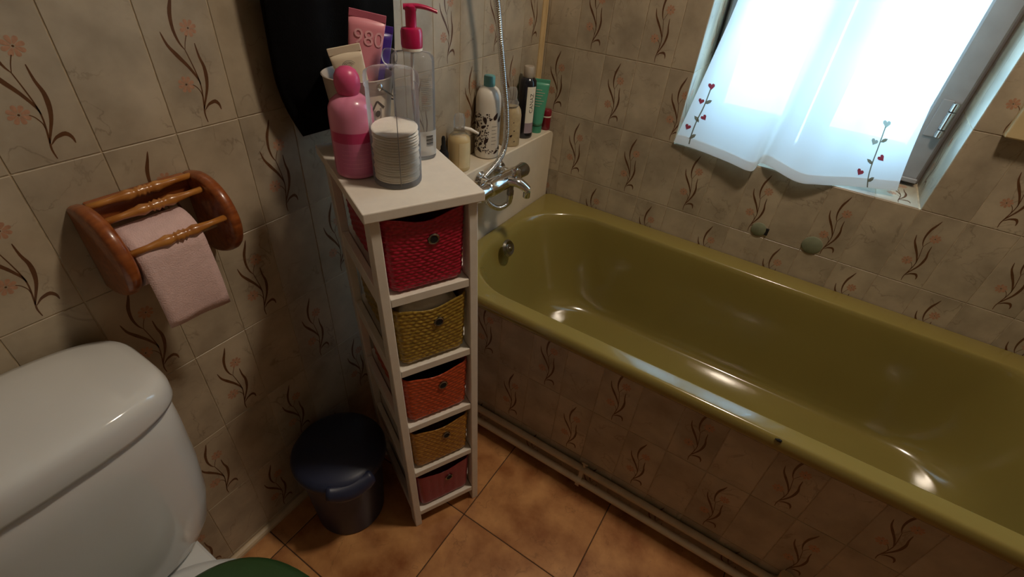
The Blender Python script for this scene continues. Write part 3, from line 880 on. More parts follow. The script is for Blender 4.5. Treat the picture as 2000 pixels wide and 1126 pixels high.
b3 = basket(SHELF[2], .142, '#a33d20', '#cc5833', 'orange woven basket on the middle shelf of the white unit')
b4 = basket(SHELF[3], .142, '#8f6124', '#bd8a3c', 'ochre woven basket on the fourth shelf of the white unit', w=.147)
b5 = basket(SHELF[4], .140, '#8a2a3a', '#9a3345', 'plain raspberry fabric basket on the lowest shelf of the white unit', plain=True)
# crumpled white cloth in the olive basket, dark cloth in the orange one
def crumple(name, parent_o, w, d, z0, amp, mt, label, seed, y0=.012):
    rnd = random.Random(seed); ph = [rnd.uniform(0, 6) for _ in range(6)]
    n = 26; top = []; bot = []
    for j in range(n + 1):
        for i in range(n + 1):
            u, v = i / n, j / n
            x = (u - .5) * w; y = y0 + v * d
            e = min(1, 6 * u, 6 * (1 - u), 6 * v, 6 * (1 - v))
            zz = z0 + e * amp * (1 + .5 * math.sin(u * 9 + ph[0] + 2 * v) + .45 * math.sin(v * 14 + ph[1] - 3 * u) + .3 * math.sin((u + v) * 21 + ph[2]) + .2 * abs(math.sin(u * 30 + ph[3])))
            top.append((x + SH[0] * zz, y + SH[1] * zz, zz)); bot.append((x + SH[0] * zz, y + SH[1] * zz, z0 - .03))
    fs_ = []
    for j in range(n):
        for i in range(n):
            a = j * (n + 1) + i; fs_.append((a, a + 1, a + n + 2, a + n + 1)); b_ = a + len(top)
            fs_.append((b_, b_ + n + 1, b_ + n + 2, b_ + 1))
    K = len(top)
    for i in range(n):
        for (a, b_) in ((i, i + 1), (n * (n + 1) + i + 1, n * (n + 1) + i)): fs_.append((b_, a, a + K, b_ + K))
        for (a, b_) in (((i + 1) * (n + 1), i * (n + 1)), (i * (n + 1) + n, (i + 1) * (n + 1) + n)): fs_.append((b_, a, a + K, b_ + K))
    o = mesh_obj(name, top + bot, fs_, mt, None, True)
    o.location = parent_o.location; o.rotation_euler = parent_o.rotation_euler
    return tag(o, label, 'cloth')
M['white_cloth'] = mat('white_cotton', '#e6dfd0', 0.9, noise=.06, bump=.3, bscale=300)
crumple('folded_cloth', b2, .118, .20, .128, .013, M['white_cloth'], 'crumpled white cloth heaped inside the olive gold basket', 4)
crumple('folded_cloth', b3, .118, .20, .112, .008, M['black_cloth'], 'dark cloth stuffed inside the orange woven basket', 9)

# ------------------------------------------------------------------ things on top of the unit
ZTOP = CH + CT
def on_top(u, v): return tuple(cab_pt(u, v, ZTOP) + Vector((0, 0, .0004)))
CAMDIR = lambda p: math.atan2(CAM.y - p[1], CAM.x - p[0])
# pink bottle with ball cap
M['pink_bottle'] = mat('pink_bottle', '#dd86a6', 0.25, noise=.03, coat=.3)
M['pink_cap'] = mat('pink_cap', '#cd4f7c', 0.35, noise=.03)
M['pink_label'] = mat('pink_label', '#c2386b', 0.4, noise=.05)
M['pink_line'] = mat('pink_line', '#d87ba0', 0.4)
pp = on_top(.0290, .137)
b = empty('lotion_bottle', pp, 0, 'pink bottle with round ball cap and dark pink liquid band', 'bottle')
lathe('body', [(0, 0), (.030, 0), (.0335, .003), (.0345, .010), (.0345, .097), (.0335, .108), (.029, .118), (.020, .1255), (.013, .128), (.012, .132), (0, .132)], M['pink_bottle'], b, 40, cap0=False, cap1=False)
lathe('ball_cap', [(0, .1275), (.0150, .1275), (.0168, .1300), (.0190, .138), (.0194, .1465), (.0182, .1545), (.0145, .1615), (.008, .1660), (0, .1672)], M['pink_cap'], b, 36, cap0=False, cap1=False)
a0 = CAMDIR(pp)
fn = wrap(.0345, a0, 0)
decal('label_band', grid_patch(-.040, .040, .060, .076, 24), fn, M['pink_label'], b)
M['pink_lower'] = mat('rose_liquid', '#cf6f98', .35, noise=.03)
decal('lower_label', grid_patch(-.040, .040, .008, .060, 24), fn, M['pink_lower'], b)
fn = wrap(.0345, a0, 0, off=.0007)
decal('label_print', [q for k in range(5) for q in grid_patch(-.022, .026 - .004 * (k % 3), .020 + k * .007, .0212 + k * .007, 8)], fn, M['pink_line'], b)
# cotton pad dispenser
pp = on_top(.0800, .083)
d = empty('cotton_pad_dispenser', pp, 0, 'clear acrylic cylinder with knob lid holding white cotton pads', 'dispenser')
lathe('cylinder', [(0, 0), (.036, 0), (.0385, .0025), (.039, .006), (.039, .150), (.0385, .152)], M['acrylic'], d, 48, cap0=False, cap1=False)
lathe('base_disc', [(0, .001), (.036, .001), (.0365, .006), (0, .006)], M['acrylic'], d, 48, cap0=False, cap1=False)
lid = lathe('lid', [(.0392, .150), (.0404, .151), (.0404, .163), (.039, .169), (.034, .172), (0, .1725)], M['acrylic'], d, 48, cap0=False, cap1=False)
lathe('lid_knob', [(.004, .172), (.0042, .178), (.008, .180), (.0105, .184), (.0115, .1895), (.0105, .195), (.0075, .199), (0, .2005)], M['acrylic'], lid, 28, cap0=False, cap1=False)
M['cotton'] = mat('white_cotton_pad', '#e9e3d8', 0.95, noise=.04, nscale=120, bump=.3, bscale=500)
rnd = random.Random(3)
npad = 19
for k in range(npad):
    ox, oy = rnd.uniform(-.0012, .0012), rnd.uniform(-.0012, .0012)
    z0 = pp[2] + .0075 + k * .0042
    t = empty('cotton_pad', (pp[0] + ox, pp[1] + oy, z0), 0, 'round white cotton pad stacked inside the clear dispenser' if k < npad - 1 else 'tilted topmost white cotton pad of the stack in the clear dispenser', 'cotton pad', 'cotton pads in the dispenser')
    o = lathe('pad', [(0, 0), (.0330, 0), (.0354, .0012), (.0360, .0021), (.0354, .0030), (.0330, .0041), (0, .0041)], M['cotton'], t, 30, cap0=False, cap1=False)
    if k == npad - 1: t.rotation_euler = (.10, .06, 0); t.location.z += .0035
# divider rod in the cylinder
M['grey_plastic'] = mat('grey_plastic', '#6f6b6b', .4)
a0 = CAMDIR(pp)
tube('front_slot_edge', [((.0388) * math.cos(a0 + .10), .0388 * math.sin(a0 + .10), .006), (.0388 * math.cos(a0 + .10), .0388 * math.sin(a0 + .10), .148)], .0006, M['grey_plastic'], d, 6)

# pump bottle
M['magenta'] = mat('magenta_pump', '#b5124e', .3, noise=.03, coat=.3)
pp = on_top(.146, .166)
a0 = CAMDIR(pp)
p_ = empty('pump_bottle', pp, a0 + PI / 2, 'tall clear bottle with magenta pump head and barcode label', 'bottle')
SX, SY = 1.0, .62
lathe('body', [(0, 0), (.032, 0), (.0345, .003), (.035, .008), (.0350, .163), (.0335, .171), (.028, .1755), (.014, .1775), (.013, .182), (0, .182)], M['clear_bottle'], p_, 44, SX, SY, cap0=False, cap1=False)
M['clear_liquid'] = clear_mat('cloudy_cleanser', (.95, .97, .98), .05, .97, .1, .08, (.7, .7, .68))
lathe('liquid', [(0, .003), (.032, .004), (.0335, .010), (.033, .118), (0, .118)], M['clear_liquid'], p_, 40, SX, SY, cap0=False, cap1=False)
lathe('collar', [(.0150, .178), (.0165, .179), (.0165, .183), (0, .183)], M['cotton'], p_, 28, cap0=False, cap1=False)
pk = lathe('pump_collar', [(0, .183), (.0165, .183), (.0172, .187), (.0172, .206), (.0155, .2105), (.0085, .212), (.0085, .234), (.0095, .2355), (.0095, .241), (.006, .2435), (0, .244)], M['magenta'], p_, 32, cap0=False, cap1=False)
bm = bmesh.new()
rr = []
for t in [k / 10 for k in range(11)]:
    x = -.011 + .052 * t; z = .2395 + .002 * math.sin(t * PI) - .010 * max(0, t - .35) ** 1.6; w_ = .0075 - .0035 * t; h_ = .0042 - .0014 * t
    rr.append([(x, w_ * math.cos(2 * PI * k / 14), z + h_ * math.sin(2 * PI * k / 14)) for k in range(14)])
add_rings(bm, rr); bm_obj('nozzle', bm, M['magenta'], p_, auto=.9)
tube('dip_tube', catmull([(0, 0, .18), (-.002, .002, .10), (.006, .004, .012)], 6), .0026, M['cotton'], p_, 10)
# oval wrap: front of the bottle is local -y
def ovalfn(r, z0, off=.0006):
    def f(u, v):
        a = -PI / 2 + u / (r * .9)
        return ((r * SX + off) * math.cos(a), (r * SY + off) * math.sin(a), z0 + v)
    return f
fo = ovalfn(.0350, 0)
M['milky_label'] = clear_mat('milky_label', (.9, .9, .9), .05, .9, .4, .55, (.72, .71, .68))
decal('lower_label', grid_patch(-.016, .044, .008, .052, 20), fo, M['milky_label'], p_)
fo2 = ovalfn(.0350, 0, .0011)
decal('barcode', [q for k in range(9) for q in grid_patch(.016, .030, .026 + k * .0021, .026 + k * .0021 + (.0006 + .0009 * ((k * 7) % 3) / 2), 4)], fo2, M['ink'], p_)
decal('label_print', [q for k in range(18) for q in grid_patch(.010, .024 + .003 * ((k * 5) % 3), .088 + k * .0030, .0890 + k * .0030, 4)], fo2, M['grey_ink'], p_)

# white metal pail with birdhouse print
pp = on_top(.069, .223)
M['pail'] = mat('white_enamel_pail', '#b9ada0', .4, noise=.04)
M['bird_grey'] = mat('birdhouse_print', '#4f453f', .6); M['bird_pale'] = mat('print_panel', '#d8cbb8', .6)
q = empty('metal_pail', pp, 0, 'small pale metal pail with birdhouse print holding tubes', 'pail')
PH = .134
lathe('pail_body', [(0, 0), (.040, 0), (.041, .002), (.0570, PH - .003), (.0590, PH), (.0575, PH + .001), (.0555, PH - .003), (.0395, .004), (0, .004)], M['pail'], q, 44, cap0=False, cap1=False)
a0 = CAMDIR(pp)
def pailfn(off):
    def f(u, v):
        r = .041 + (.057 - .041) * (v / PH); a = a0 + u / .047
        return ((r + off) * math.cos(a), (r + off) * math.sin(a), v)
    return f
decal('print_panel', grid_patch(.008, .044, .044, .110, 10, 2), pailfn(.0006), M['bird_pale'], q)
bird = [[(-.006, .062), (.008, .066), (.008, .048), (-.006, .046)], [(-.010, .062), (-.002, .078), (.0015, .078), (-.007, .061)], [(-.002, .078), (.0015, .0782), (.014, .066), (.011, .063)], [(.0005, .044), (.0025, .044), (.0025, .030), (.0005, .030)], [(-.007, .044), (.011, .047), (.011, .045), (-.007, .042)]]
bird = [[(u + .024, v + .024) for u, v in q_] for q_ in bird]
M['bird_mid'] = mat('birdhouse_front', '#9a8f86', .6)
decal('birdhouse_front', [bird[0]], pailfn(.0010), M['bird_mid'], q)
decal('birdhouse_print', bird[1:] + [[(.025 + .0045 * math.cos(k * PI / 6), .0805 + .0055 * math.sin(k * PI / 6)) for k in range(12)]], pailfn(.0014), M['bird_grey'], q)
aa = a0 + .60
ear = lathe('handle_rivet', [(0, 0), (.006, 0), (.0055, .003), (.003, .0045), (0, .005)], M['chrome'], q, 18, cap0=False, cap1=False)
ear.location = (.0560 * math.cos(aa), .0560 * math.sin(aa), PH - .010); ear.rotation_euler = (0, PI / 2, aa)
hp_ = [(.0595 * math.cos(aa + t * PI), .0595 * math.sin(aa + t * PI), PH - .010 - .040 * math.sin(t * PI)) for t in [k / 14 for k in range(15)]]
tube('bail_handle', hp_, .0014, M['dark_chrome'], q, 8)
# tubes standing in the pail
def squeeze_tube(name, loc, rz, lean, w, h, cols, label, capr=.017, flat=.0016):
    """squeeze tube standing on its cap, crimped edge up"""
    t = empty(name, loc, rz, label, 'tube'); t.rotation_euler = (lean[0], lean[1], rz)
    lathe('cap', [(0, 0), (capr, 0), (capr, .022), (capr - .002, .024), (0, .024)], cols[1], t, 28, cap0=False, cap1=False)
    n = 36; rings = []
    for k in range(15):
        s = k / 14; hx = capr + (w / 2 - capr) * s ** .8; hy = capr * 1.02 * (1 - s) ** .75 + flat
        rings.append([(hx * math.cos(2 * PI * i / n), hy * math.sin(2 * PI * i / n), .024 + (h - .034) * s) for i in range(n)])
    bm = bmesh.new(); add_rings(bm, rings); bm_obj('tube_body', bm, cols[0], t, smooth=True)
    box('crimp', -w / 2, w / 2, -flat, flat, h - .011, h, cols[2], t, .0006, 1)
    return t
M['tube_pink'] = mat('salmon_pink_tube', '#d98a96', .35, noise=.03); M['tube_pink_d'] = mat('rose_crimp', '#b85f72', .4); M['tube_print'] = mat('pale_pink_print', '#e3a9b0', .45)
M['tube_purple'] = mat('purple_tube', '#3d1f7a', .3, noise=.06, coat=.3); M['tube_cream'] = mat('cream_tube', '#e2d3ba', .5, noise=.03)
face = a0 + PI / 2            # local -y towards the camera
def pail_loc(du, dv, dz=.0065):
    v_ = CX * du + CY * dv
    return (pp[0] + v_.x, pp[1] + v_.y, pp[2] + dz)
tp = squeeze_tube('cream_tube', pail_loc(-.014, .000), face, (-.04, .18, 0), .058, .222, (M['tube_pink'], M['tube_pink_d'], M['tube_pink_d']), 'tall salmon pink squeeze tube with pale numerals, standing in the pail')
def tube_face(h, w, capr, flat, off=.0012):
    def f(u, v):
        s = min(1, max(0, (v - .024) / (h - .034))); hx = capr + (w / 2 - capr) * s ** .8; hy = capr * 1.02 * (1 - s) ** .75 + flat
        k = max(0.0, 1 - (u / hx) ** 2) ** .5
        return (u, -hy * k - off, v)
    return f
text_decal('numerals', '980', .032, tube_face(.222, .058, .017, .0016), M['tube_print'], tp, 0, .004, .184)
squeeze_tube('cream_tube', pail_loc(.019, .018), face + .2, (-.05, .15, 0), .054, .198, (M['tube_purple'], M['tube_purple'], M['tube_purple']), 'glossy purple squeeze tube standing in the pail behind the pink one', .014)
tc_ = squeeze_tube('cream_tube', pail_loc(.012, -.0225), face, (-.00, -.20, 0), .052, .176, (M['tube_cream'], M['tube_cream'], M['tube_cream']), 'short cream squeeze tube with grey arc logo, standing in the pail', .014)
tf = tube_face(.176, .052, .014, .0016)
arcs = []
for r_ in (.006, .0085, .011):
    pts_ = [(r_ * math.cos(a), .146 + r_ * .8 * math.sin(a)) for a in [PI * (.12 + .76 * k / 10) for k in range(11)]]
    arcs += ribbon_poly(pts_, [.0007] * 11)
decal('arc_logo', arcs, tf, M['grey_ink'], tc_)
text_decal('lettering', 'Cen', .011, tf, M['grey_ink'], tc_, 0, 0, .139)

# ------------------------------------------------------------------ bottles on the ledge
def on_ledge(y, x=.038): return (x, y, LZ + .0003)
# cream lotion bottle with clear pump cover
M['lotion'] = mat('cream_lotion', '#c9b180', .4, noise=.04, coat=.2); M['lotion_label'] = mat('lotion_label', '#d9c69a', .5)
pp = on_ledge(-.478, .036); a0 = CAMDIR(pp)
b = empty('lotion_bottle', pp, 0, 'small cream lotion bottle with clear cap and white spout, on the ledge', 'bottle')
lathe('body', [(0, 0), (.027, 0), (.0295, .003), (.030, .010), (.030, .078), (.028, .088), (.022, .096), (0, .098)], M['lotion'], b, 36, cap0=False, cap1=False)
lathe('neck', [(.024, .094), (.014, .103), (.013, .110), (0, .111)], M['clear_bottle'], b, 28, cap0=False, cap1=False)
lathe('clear_cap', [(.0150, .104), (.0155, .135), (.012, .146), (0, .148)], M['clear_bottle'], b, 28, cap0=False, cap1=False)
decal('label', grid_patch(-.008, .026, .012, .080, 12), wrap(.030, a0 + .25, 0, off=.0006), M['lotion_label'], b)
ca, sa = math.cos(a0 + 1.35), math.sin(a0 + 1.35)
tube('spout', [(.006 * ca, .006 * sa, .113), (.03 * ca, .03 * sa, .110), (.052 * ca, .052 * sa, .102)], lambda i: (.0042, .0050, .0030)[i], M['cotton'], b, 10)
# little black cap thing
pp2 = on_ledge(-.536, .030)
k = empty('black_vial', pp2, 0, 'tiny black stoppered vial beside the cream lotion bottle', 'vial')
lathe('vial_body', [(0, 0), (.012, 0), (.0135, .003), (.0135, .058), (.009, .067), (0, .068)], M['dark'], k, 24, cap0=False, cap1=False)
lathe('stopper', [(0, .066), (.0075, .066), (.0075, .076), (.0052, .080), (.0050, .098), (.003, .103), (0, .104)], M['dark'], k, 18, cap0=False, cap1=False)
# white bottle with dark leaves
M['white_plastic'] = mat('white_bottle', '#dcd5c8', .3, noise=.02, coat=.3); M['teal_cap'] = mat('teal_cap', '#66a3a3', .4, noise=.04); M['leaf_ink'] = mat('leaf_ink', '#2b1714', .5)
pp = on_ledge(-.350, .0375); a0 = CAMDIR(pp)
b = empty('shampoo_bottle', pp, 0, 'white bottle with dark leaf pattern and teal cap', 'bottle')
lathe('body', [(0, 0), (.029, 0), (.0335, .003), (.035, .010), (.035, .150), (.0345, .163), (.032, .176), (.026, .187), (.016, .194), (0, .195)], M['white_plastic'], b, 44, cap0=False, cap1=False)
lathe('cap', [(0, .193), (.0150, .193), (.0155, .196), (.0155, .217), (.0140, .220), (0, .2205)], M['teal_cap'], b, 30, cap0=False, cap1=False)
rnd = random.Random(11); leaves = []
def drop(u, v, L_, W_, a):
    pts_ = []
    for i in range(14):
        q = 2 * PI * i / 14
        x = L_ / 2 * math.cos(q); y = W_ / 2 * math.sin(q) * (1 - .45 * math.cos(q))
        pts_.append((u + x * math.cos(a) - y * math.sin(a), v + x * math.sin(a) + y * math.cos(a)))
    return pts_
spots = []
for _ in range(900):
    u, v = rnd.uniform(-.052, .050), rnd.uniform(.018, .128)
    if u > .004 and 0.030 < v < .112: continue
    big = rnd.random() < .45
    L_ = rnd.uniform(.014, .022) if big else rnd.uniform(.003, .006)
    W_ = L_ * (.5 if big else .8)
    if all(math.hypot(u - a, v - b_) > (L_ + l2) * .40 for a, b_, l2 in spots):
        spots.append((u, v, L_)); leaves.append(drop(u, v, L_, W_, rnd.uniform(-1.4, 1.4) + (PI if rnd.random() < .5 else 0)))
decal('leaf_print', leaves, wrap(.035, a0, 0, off=.0005), M['leaf_ink'], b)
decal('text_print', [q for k_ in range(6) for q in grid_patch(.012, .024 + .004 * (k_ % 2), .044 + k_ * .010, .0452 + k_ * .010, 4)], wrap(.035, a0, 0, off=.0005), M['grey_ink'], b)
# beige oatmeal gel bottle
M['oat'] = mat('oat_beige_gel', '#b49f79', .35, noise=.12, nscale=90, coat=.2)
pp = on_ledge(-.232, .040); a0 = CAMDIR(pp)
b = empty('shower_gel_bottle', pp, a0 + PI / 2, 'beige speckled gel bottle with clear domed cap behind the hose', 'bottle')
lathe('body', [(0, 0), (.027, 0), (.0305, .003), (.031, .010), (.031, .092), (.028, .108), (.022, .118), (0, .120)], M['oat'], b, 36, 1, .75, cap0=False, cap1=False)
lathe('cap', [(.020, .116), (.021, .128), (.016, .134), (.0145, .140), (.0150, .158), (.011, .168), (0, .171)], M['clear_bottle'], b, 28, cap0=False, cap1=False)
def oat_fn(u, v):
    a = -PI / 2 + u / .028
    return (.0318 * math.cos(a), .0318 * .75 * math.sin(a) - .0006, v)
decal('seed_specks', [drop(u, v, l_, l_ * .6, a) for u, v, l_, a in [(.004, .035, .009, .8), (.012, .050, .005, .1), (-.006, .022, .005, 2), (.014, .018, .005, .5), (.009, .075, .004, 1)]], oat_fn, M['leaf_ink'], b)['kind'] = 'stuff'
# dark bottle with cream label
M['navy'] = mat('navy_bottle', '#12131d', .2, noise=.1, coat=.4); M['beige_cap'] = mat('beige_cap', '#aa9d8c', .45); M['lilac'] = mat('lilac_label', '#9c8b93', .5)
pp = on_ledge(-.136, .034); a0 = CAMDIR(pp)
b = empty('shower_gel_bottle', pp, 0, 'dark navy bottle with beige cap and upright lettering on cream label', 'bottle')
lathe('body', [(0, 0), (.024, 0), (.0265, .003), (.027, .009), (.027, .158), (.025, .172), (.018, .180), (0, .182)], M['navy'], b, 36, cap0=False, cap1=False)
lathe('cap', [(0, .180), (.0150, .180), (.0165, .182), (.0160, .208), (.0145, .211), (.004, .2115), (0, .210)], M['beige_cap'], b, 28, cap0=False, cap1=False)
fb = wrap(.027, a0, 0, off=.0005); fb2 = wrap(.027, a0, 0, off=.001)
decal('label', grid_patch(.000, .030, .050, .158, 10), fb, M['label'], b)
decal('label_foot', grid_patch(.000, .030, .018, .050, 10), fb, M['lilac'], b)
text_decal('lettering', 'CANAZ', .017, fb2, M['ink'], b, PI / 2, .017, .110)
# teal tube standing on its cap
M['teal'] = mat('sea_green_tube', '#4f9c7e', .35, noise=.04); M['teal_d'] = mat('sea_green_cap', '#3f8a6d', .4)
pp = on_ledge(-.070, .040); a0 = CAMDIR(pp)
tt_ = squeeze_tube('face_wash_tube', pp, a0 + PI / 2, (0, .03, 0), .052, .165, (M['teal'], M['teal_d'], M['teal']), 'sea green squeeze tube standing on its cap at the ledge end', .0185)
decal('pale_print', [q for k_ in range(7) for q in grid_patch(-.014, .004 + .005 * (k_ % 3), .085 + k_ * .008, .0862 + k_ * .008, 6)], tube_face(.165, .052, .0185, .0016), M['tube_cream'], tt_)
# red jar
M['red'] = mat('wine_red_plastic', '#7b1024', .3, coat=.3)
pp = on_ledge(-.026, .052)
r_ = empty('red_jar', pp, 0, 'small wine red jar with pale rim in the ledge corner', 'jar')
lathe('jar_body', [(0, 0), (.014, 0), (.0155, .002), (.0155, .042), (0, .043)], M['red'], r_, 26, cap0=False, cap1=False)
lathe('jar_rim', [(0, .042), (.0162, .042), (.0162, .046), (0, .046)], M['label'], r_, 26, cap0=False, cap1=False)
lathe('jar_lid', [(0, .046), (.0160, .046), (.0160, .062), (.014, .065), (0, .066)], M['red'], r_, 26, cap0=False, cap1=False)

# ------------------------------------------------------------------ toilet roll holder
HY0, HY1 = -1.300, -1.126
hold = empty('toilet_roll_holder', (0, (HY0 + HY1) / 2, .905), 0, 'varnished wooden toilet roll holder with turned spindles on the tiled wall', 'roll holder')
prof = [(.0015, .968), (.031, .974), (.062, .970), (.086, .956), (.101, .934), (.106, .908), (.100, .882), (.085, .860), (.060, .843), (.030, .833), (.0015, .832)]
pr_ = smooth2d(prof, 4)
ym = (HY0 + HY1) / 2
for ya, yb_ in ((HY0 - ym, HY0 - ym + .020), (HY1 - ym - .020, HY1 - ym)):
    bm = bmesh.new()
    def shr(f): return [(.0015 + (x - .0015) * f, (.9 + (z - .9) * f) - .905) for x, z in pr_]
    def rg(y, f): return [(x, y, z) for x, z in shr(f)]
    s1, s2 = (ya, yb_)
    add_rings(bm, [rg(s1, .93), rg(s1 + .002, .975), rg(s1 + .006, 1.0), rg(s2 - .006, 1.0), rg(s2 - .002, .975), rg(s2, .93)])
    bm_obj('end_plate', bm, M['wood'], hold, auto=.9)
box('back_board', .0015, .014, HY0 - ym + .019, HY1 - ym - .019, .028, .064, M['wood'], hold, .003, 2)
def spindle(x, z):
    y0, y1 = HY0 - ym + .017, HY1 - ym - .017
    prof_ = [(0, .0048), (.18, .0046), (.30, .0062), (.36, .0084), (.40, .0070), (.44, .0056), (.455, .0078), (.47, .0058), (.50, .0086), (.53, .0058), (.545, .0078), (.56, .0056), (.60, .0070), (.64, .0084), (.70, .0062), (.82, .0046), (1, .0048)]
    bm = bmesh.new()
    add_rings(bm, [[(x + r * math.cos(2 * PI * k / 16), y0 + (y1 - y0) * t, z + r * math.sin(2 * PI * k / 16)) for k in range(16)] for t, r in prof_])
    bm_obj('spindle', bm, M['honey'], hold, smooth=True)
spindle(.022, .972 - .905 - .004); spindle(.053, .962 - .905 - .006); spindle(.094, .922 - .905 - .001)
tube('axle', [(.055, HY0 - ym + .016, -.010), (.055, HY1 - ym - .016, -.010)], .006, M['chrome'], hold, 14)
RC = (.055, .895); RR = .043; RY0, RY1 = -1.277, -1.184
roll = empty('toilet_roll', (RC[0], (RY0 + RY1) / 2, RC[1]), 0, 'pink toilet paper roll with its end hanging from the wooden holder', 'toilet roll')
hw = (RY1 - RY0) / 2
bm = bmesh.new(); n = 48
ring = lambda r, y: [(r * math.cos(2 * PI * k / n), y, r * math.sin(2 * PI * k / n)) for k in range(n)]
add_rings(bm, [ring(.019, -hw), ring(RR, -hw), ring(RR, hw), ring(.019, hw), ring(.019, -hw)], True, False, False)
bm_obj('paper_roll', bm, M['paper'], roll, auto=.7)
bm = bmesh.new(); add_rings(bm, [ring(.0188, -hw + .001), ring(.0188, hw - .001), ring(.0172, hw - .001), ring(.0172, -hw + .001), ring(.0188, -hw + .001)], True, False, False)
bm_obj('cardboard_core', bm, M['card'], roll, auto=.7)
path = [((RR + .0012) * math.cos(a), (RR + .0012) * math.sin(a)) for a in [2.1 - 2.1 * k / 16 for k in range(17)]]
path += [(RR + .0014 + .006 * math.sin(t * 2.2), -.105 * t) for t in [k / 10 for k in range(1, 11)]]
vs = []; fs = []
NW = 8
for i, (x, z) in enumerate(path):
    for j in range(NW + 1):
        y = -hw + 2 * hw * j / NW
        dzz = -.006 * (j / NW) * (i == len(path) - 1)
        vs.append((x + .0015 * math.sin(j * 1.1) * max(0, i - 18) / 8, y, z + dzz))
for i in range(len(path) - 1):
    for j in range(NW):
        a = i * (NW + 1) + j; fs.append((a, a + 1, a + NW + 2, a + NW + 1))
o = mesh_obj('hanging_sheet', vs, fs, M['paper'], roll, True)
sm = o.modifiers.new('thickness', 'SOLIDIFY'); sm.thickness = .0006

# ------------------------------------------------------------------ toilet
TYC = -1.500
toilet = empty('toilet', (0.10, TYC, 0), 0, 'white ceramic toilet with cistern and green seat lid by the tiled wall', 'toilet')
def se(cx, ax, by, z, e=3.6, n=64, cy=0.0, front=0.0):
    out = []
    for k in range(n):
        a = 2 * PI * k / n; c_, s_ = math.cos(a), math.sin(a)
        x = ax * abs(c_) ** (2 / e) * (1 if c_ >= 0 else -1); y = by * abs(s_) ** (2 / e) * (1 if s_ >= 0 else -1)
        if x > 0: x += front * (1 - (y / by) ** 2)
        out.append((cx + x, cy + y, z))
    return out
bm = bmesh.new()
add_rings(bm, [se(.0, .062, .075, .388, 3), se(.0, .075, .100, .392, 3), se(.0, .083, .128, .408, 3.2, front=.004), se(.0, .087, .149, .440, 3.4, front=.007), se(.0, .089, .163, .50, 3.6, front=.010), se(.0, .090, .171, .58, 3.8, front=.012), se(.0, .0905, .174, .66, 4, front=.013), se(.0, .0905, .174, .722, 4, front=.013), se(.0, .088, .171, .728, 4, front=.013)])
bm_obj('cistern', bm, M['ceramic'], toilet, smooth=True)
bm = bmesh.new()
def lidz(x, y): return -.018 * (abs(y) / .185) ** 2.2 - .004 * (abs(x) / .1) ** 2
def lidring(ax, by, z, dome, front=.014):
    return [(x, y, zz + (lidz(x, y) if dome else -.0)) for x, y, zz in se(.001, ax, by, z, 4.4, front=front)]
add_rings(bm, [lidring(.0915, .1755, .7285, False), lidring(.0950, .1790, .730, False), lidring(.0960, .1800, .736, False), lidring(.0965, .1800, .771, True), lidring(.0935, .1770, .781, True), lidring(.089, .173, .786, True), lidring(.078, .160, .7885, True), lidring(.055, .12, .789, True), lidring(.02, .05, .789, True)])
bm_obj('cistern_lid', bm, M['ceramic'], toilet, smooth=True)
lathe('flush_button', [(0, 0), (.020, 0), (.020, .004), (.016, .006), (.015, .0045), (0, .0045)], M['chrome'], toilet, 30, loc=(.0, -.002, .787), cap0=False, cap1=False)
# bowl, seat and lid; x from the cistern front
def egg(x0, x1, hw_, z, n=64, k=.0, e=2.0):
    cx, ax = (x0 + x1) / 2, (x1 - x0) / 2
    def sp_(v): return abs(v) ** (2 / e) * (1 if v >= 0 else -1)
    return [(cx + ax * sp_(math.cos(2 * PI * i / n)), hw_ * sp_(math.sin(2 * PI * i / n)), z) for i in range(n)]
bm = bmesh.new()
add_rings(bm, [egg(-.04, .36, .10, .001), egg(-.04, .36, .105, .03), egg(-.03, .33, .095, .14), egg(-.02, .42, .11, .24), egg(.02, .53, .155, .33), egg(.06, .555, .172, .375), egg(.062, .556, .172, .388), egg(.075, .545, .160, .392)])
bm_obj('bowl', bm, M['ceramic'], toilet, smooth=True)
bm = bmesh.new(); add_box(bm, -.09, .20, -.106, .106, .345, .388, .010, 3)
bm_obj('rear_deck', bm, M['ceramic'], toilet, auto=.5)
bm = bmesh.new()
add_rings(bm, [egg(.125, .560, .170, .394, e=2.7), egg(.121, .565, .174, .398, e=2.7), egg(.121, .565, .174, .404, e=2.7), egg(.126, .560, .170, .408, e=2.7)])
bm_obj('seat', bm, M['green'], toilet, smooth=True)
bm = bmesh.new()
add_rings(bm, [egg(.127, .560, .165, .409, e=2.7), egg(.122, .565, .174, .412, e=2.7), egg(.122, .565, .174, .418, e=2.7), egg(.128, .558, .164, .424, e=2.7), egg(.16, .52, .13, .428, e=2.7), egg(.25, .42, .06, .430, e=2.7)])
bm_obj('seat_lid', bm, M['green'], toilet, smooth=True)

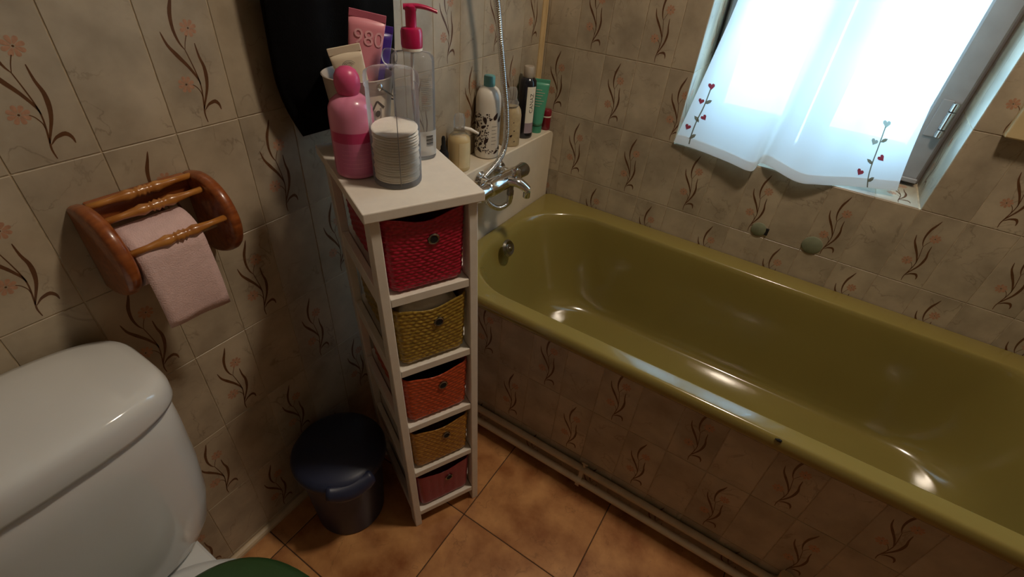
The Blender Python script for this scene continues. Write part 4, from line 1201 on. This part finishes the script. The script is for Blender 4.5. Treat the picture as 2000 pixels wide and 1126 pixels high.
# ------------------------------------------------------------------ bin
bp_ = (.128, -1.070, .0003)
bn = empty('waste_bin', bp_, 0, 'dark blue round plastic bin with lipped lid between toilet and shelf unit', 'bin')
lathe('bin_body', [(0, 0), (.083, 0), (.087, .004), (.100, .235), (.103, .238), (.103, .244), (0, .244)], M['bin'], bn, 48, cap0=False, cap1=False)
ld_ = lathe('bin_lid', [(.101, .236), (.109, .236), (.112, .240), (.112, .254), (.107, .262), (.095, .268), (.060, .276), (0, .279)], M['bin'], bn, 48, cap0=False, cap1=False)
a0 = CAMDIR(bp_) + .05
bm = bmesh.new(); rows_ = []
for (r, z) in ((.100, .262), (.112, .258), (.124, .248), (.128, .234), (.125, .222)):
    rows_.append([(r * math.cos(a0 + t) , r * math.sin(a0 + t), z + .012 * (abs(t) / .46) ** 2 * (r > .11)) for t in [-.46 + .92 * k / 12 for k in range(13)]])
rows2 = [[(x * .965, y * .965, z - .002) for x, y, z in r] for r in reversed(rows_)]
add_rings(bm, [a_ + list(reversed([(x * .96, y * .96, z - .003) for x, y, z in a_])) for a_ in rows_])
bm_obj('lid_lip', bm, M['bin'], ld_, smooth=True)

# ------------------------------------------------------------------ black cloth hanging on the left wall
cl = empty('hanging_robe', (0.04, -0.84, 1.01), 0, 'black cloth robe hanging on the tiled wall above the shelf unit', 'robe')
nA, nZ = 72, 40
rings = []
for j in range(nZ + 1):
    t = j / nZ; z = 1.005 + (1.72 - 1.005) * t
    yl_, yr_ = -.972 + .10 * max(0, t - .45), -.706 - .10 * max(0, t - .45)
    if t < .12: yl_ += .035 * (1 - t / .12) ** 2; yr_ -= .02 * (1 - t / .12) ** 2
    th = .030 + .012 * math.sin(t * 3) - .018 * max(0, t - .7)
    cy_, hy_ = (yl_ + yr_) / 2, (yr_ - yl_) / 2
    ring_ = []
    for k in range(nA):
        a = 2 * PI * k / nA; c_, s_ = math.cos(a), math.sin(a)
        f = 1 + .16 * math.sin(7 * a + 1.5 * t) + .08 * math.sin(11 * a + 3 * t)
        x = .004 + th * (1 + c_ * (f if c_ > 0 else 1)) * (1 if j else .9)
        ring_.append((x - .04, cy_ + hy_ * s_ * (1 + .02 * math.sin(9 * t)) + .84, z - 1.01 + (.018 * math.sin(5 * a) + .012 * math.sin(9 * a + 1)) * max(0, 1 - t / .1)))
    rings.append(ring_)
bm = bmesh.new(); add_rings(bm, rings); bm_obj('cloth_folds', bm, M['black_cloth'], cl, smooth=True)
tube('hook', [(-.039, .0, .715), (-.010, 0, .72), (.0, 0, .73)], .005, M['chrome'], cl, 10)
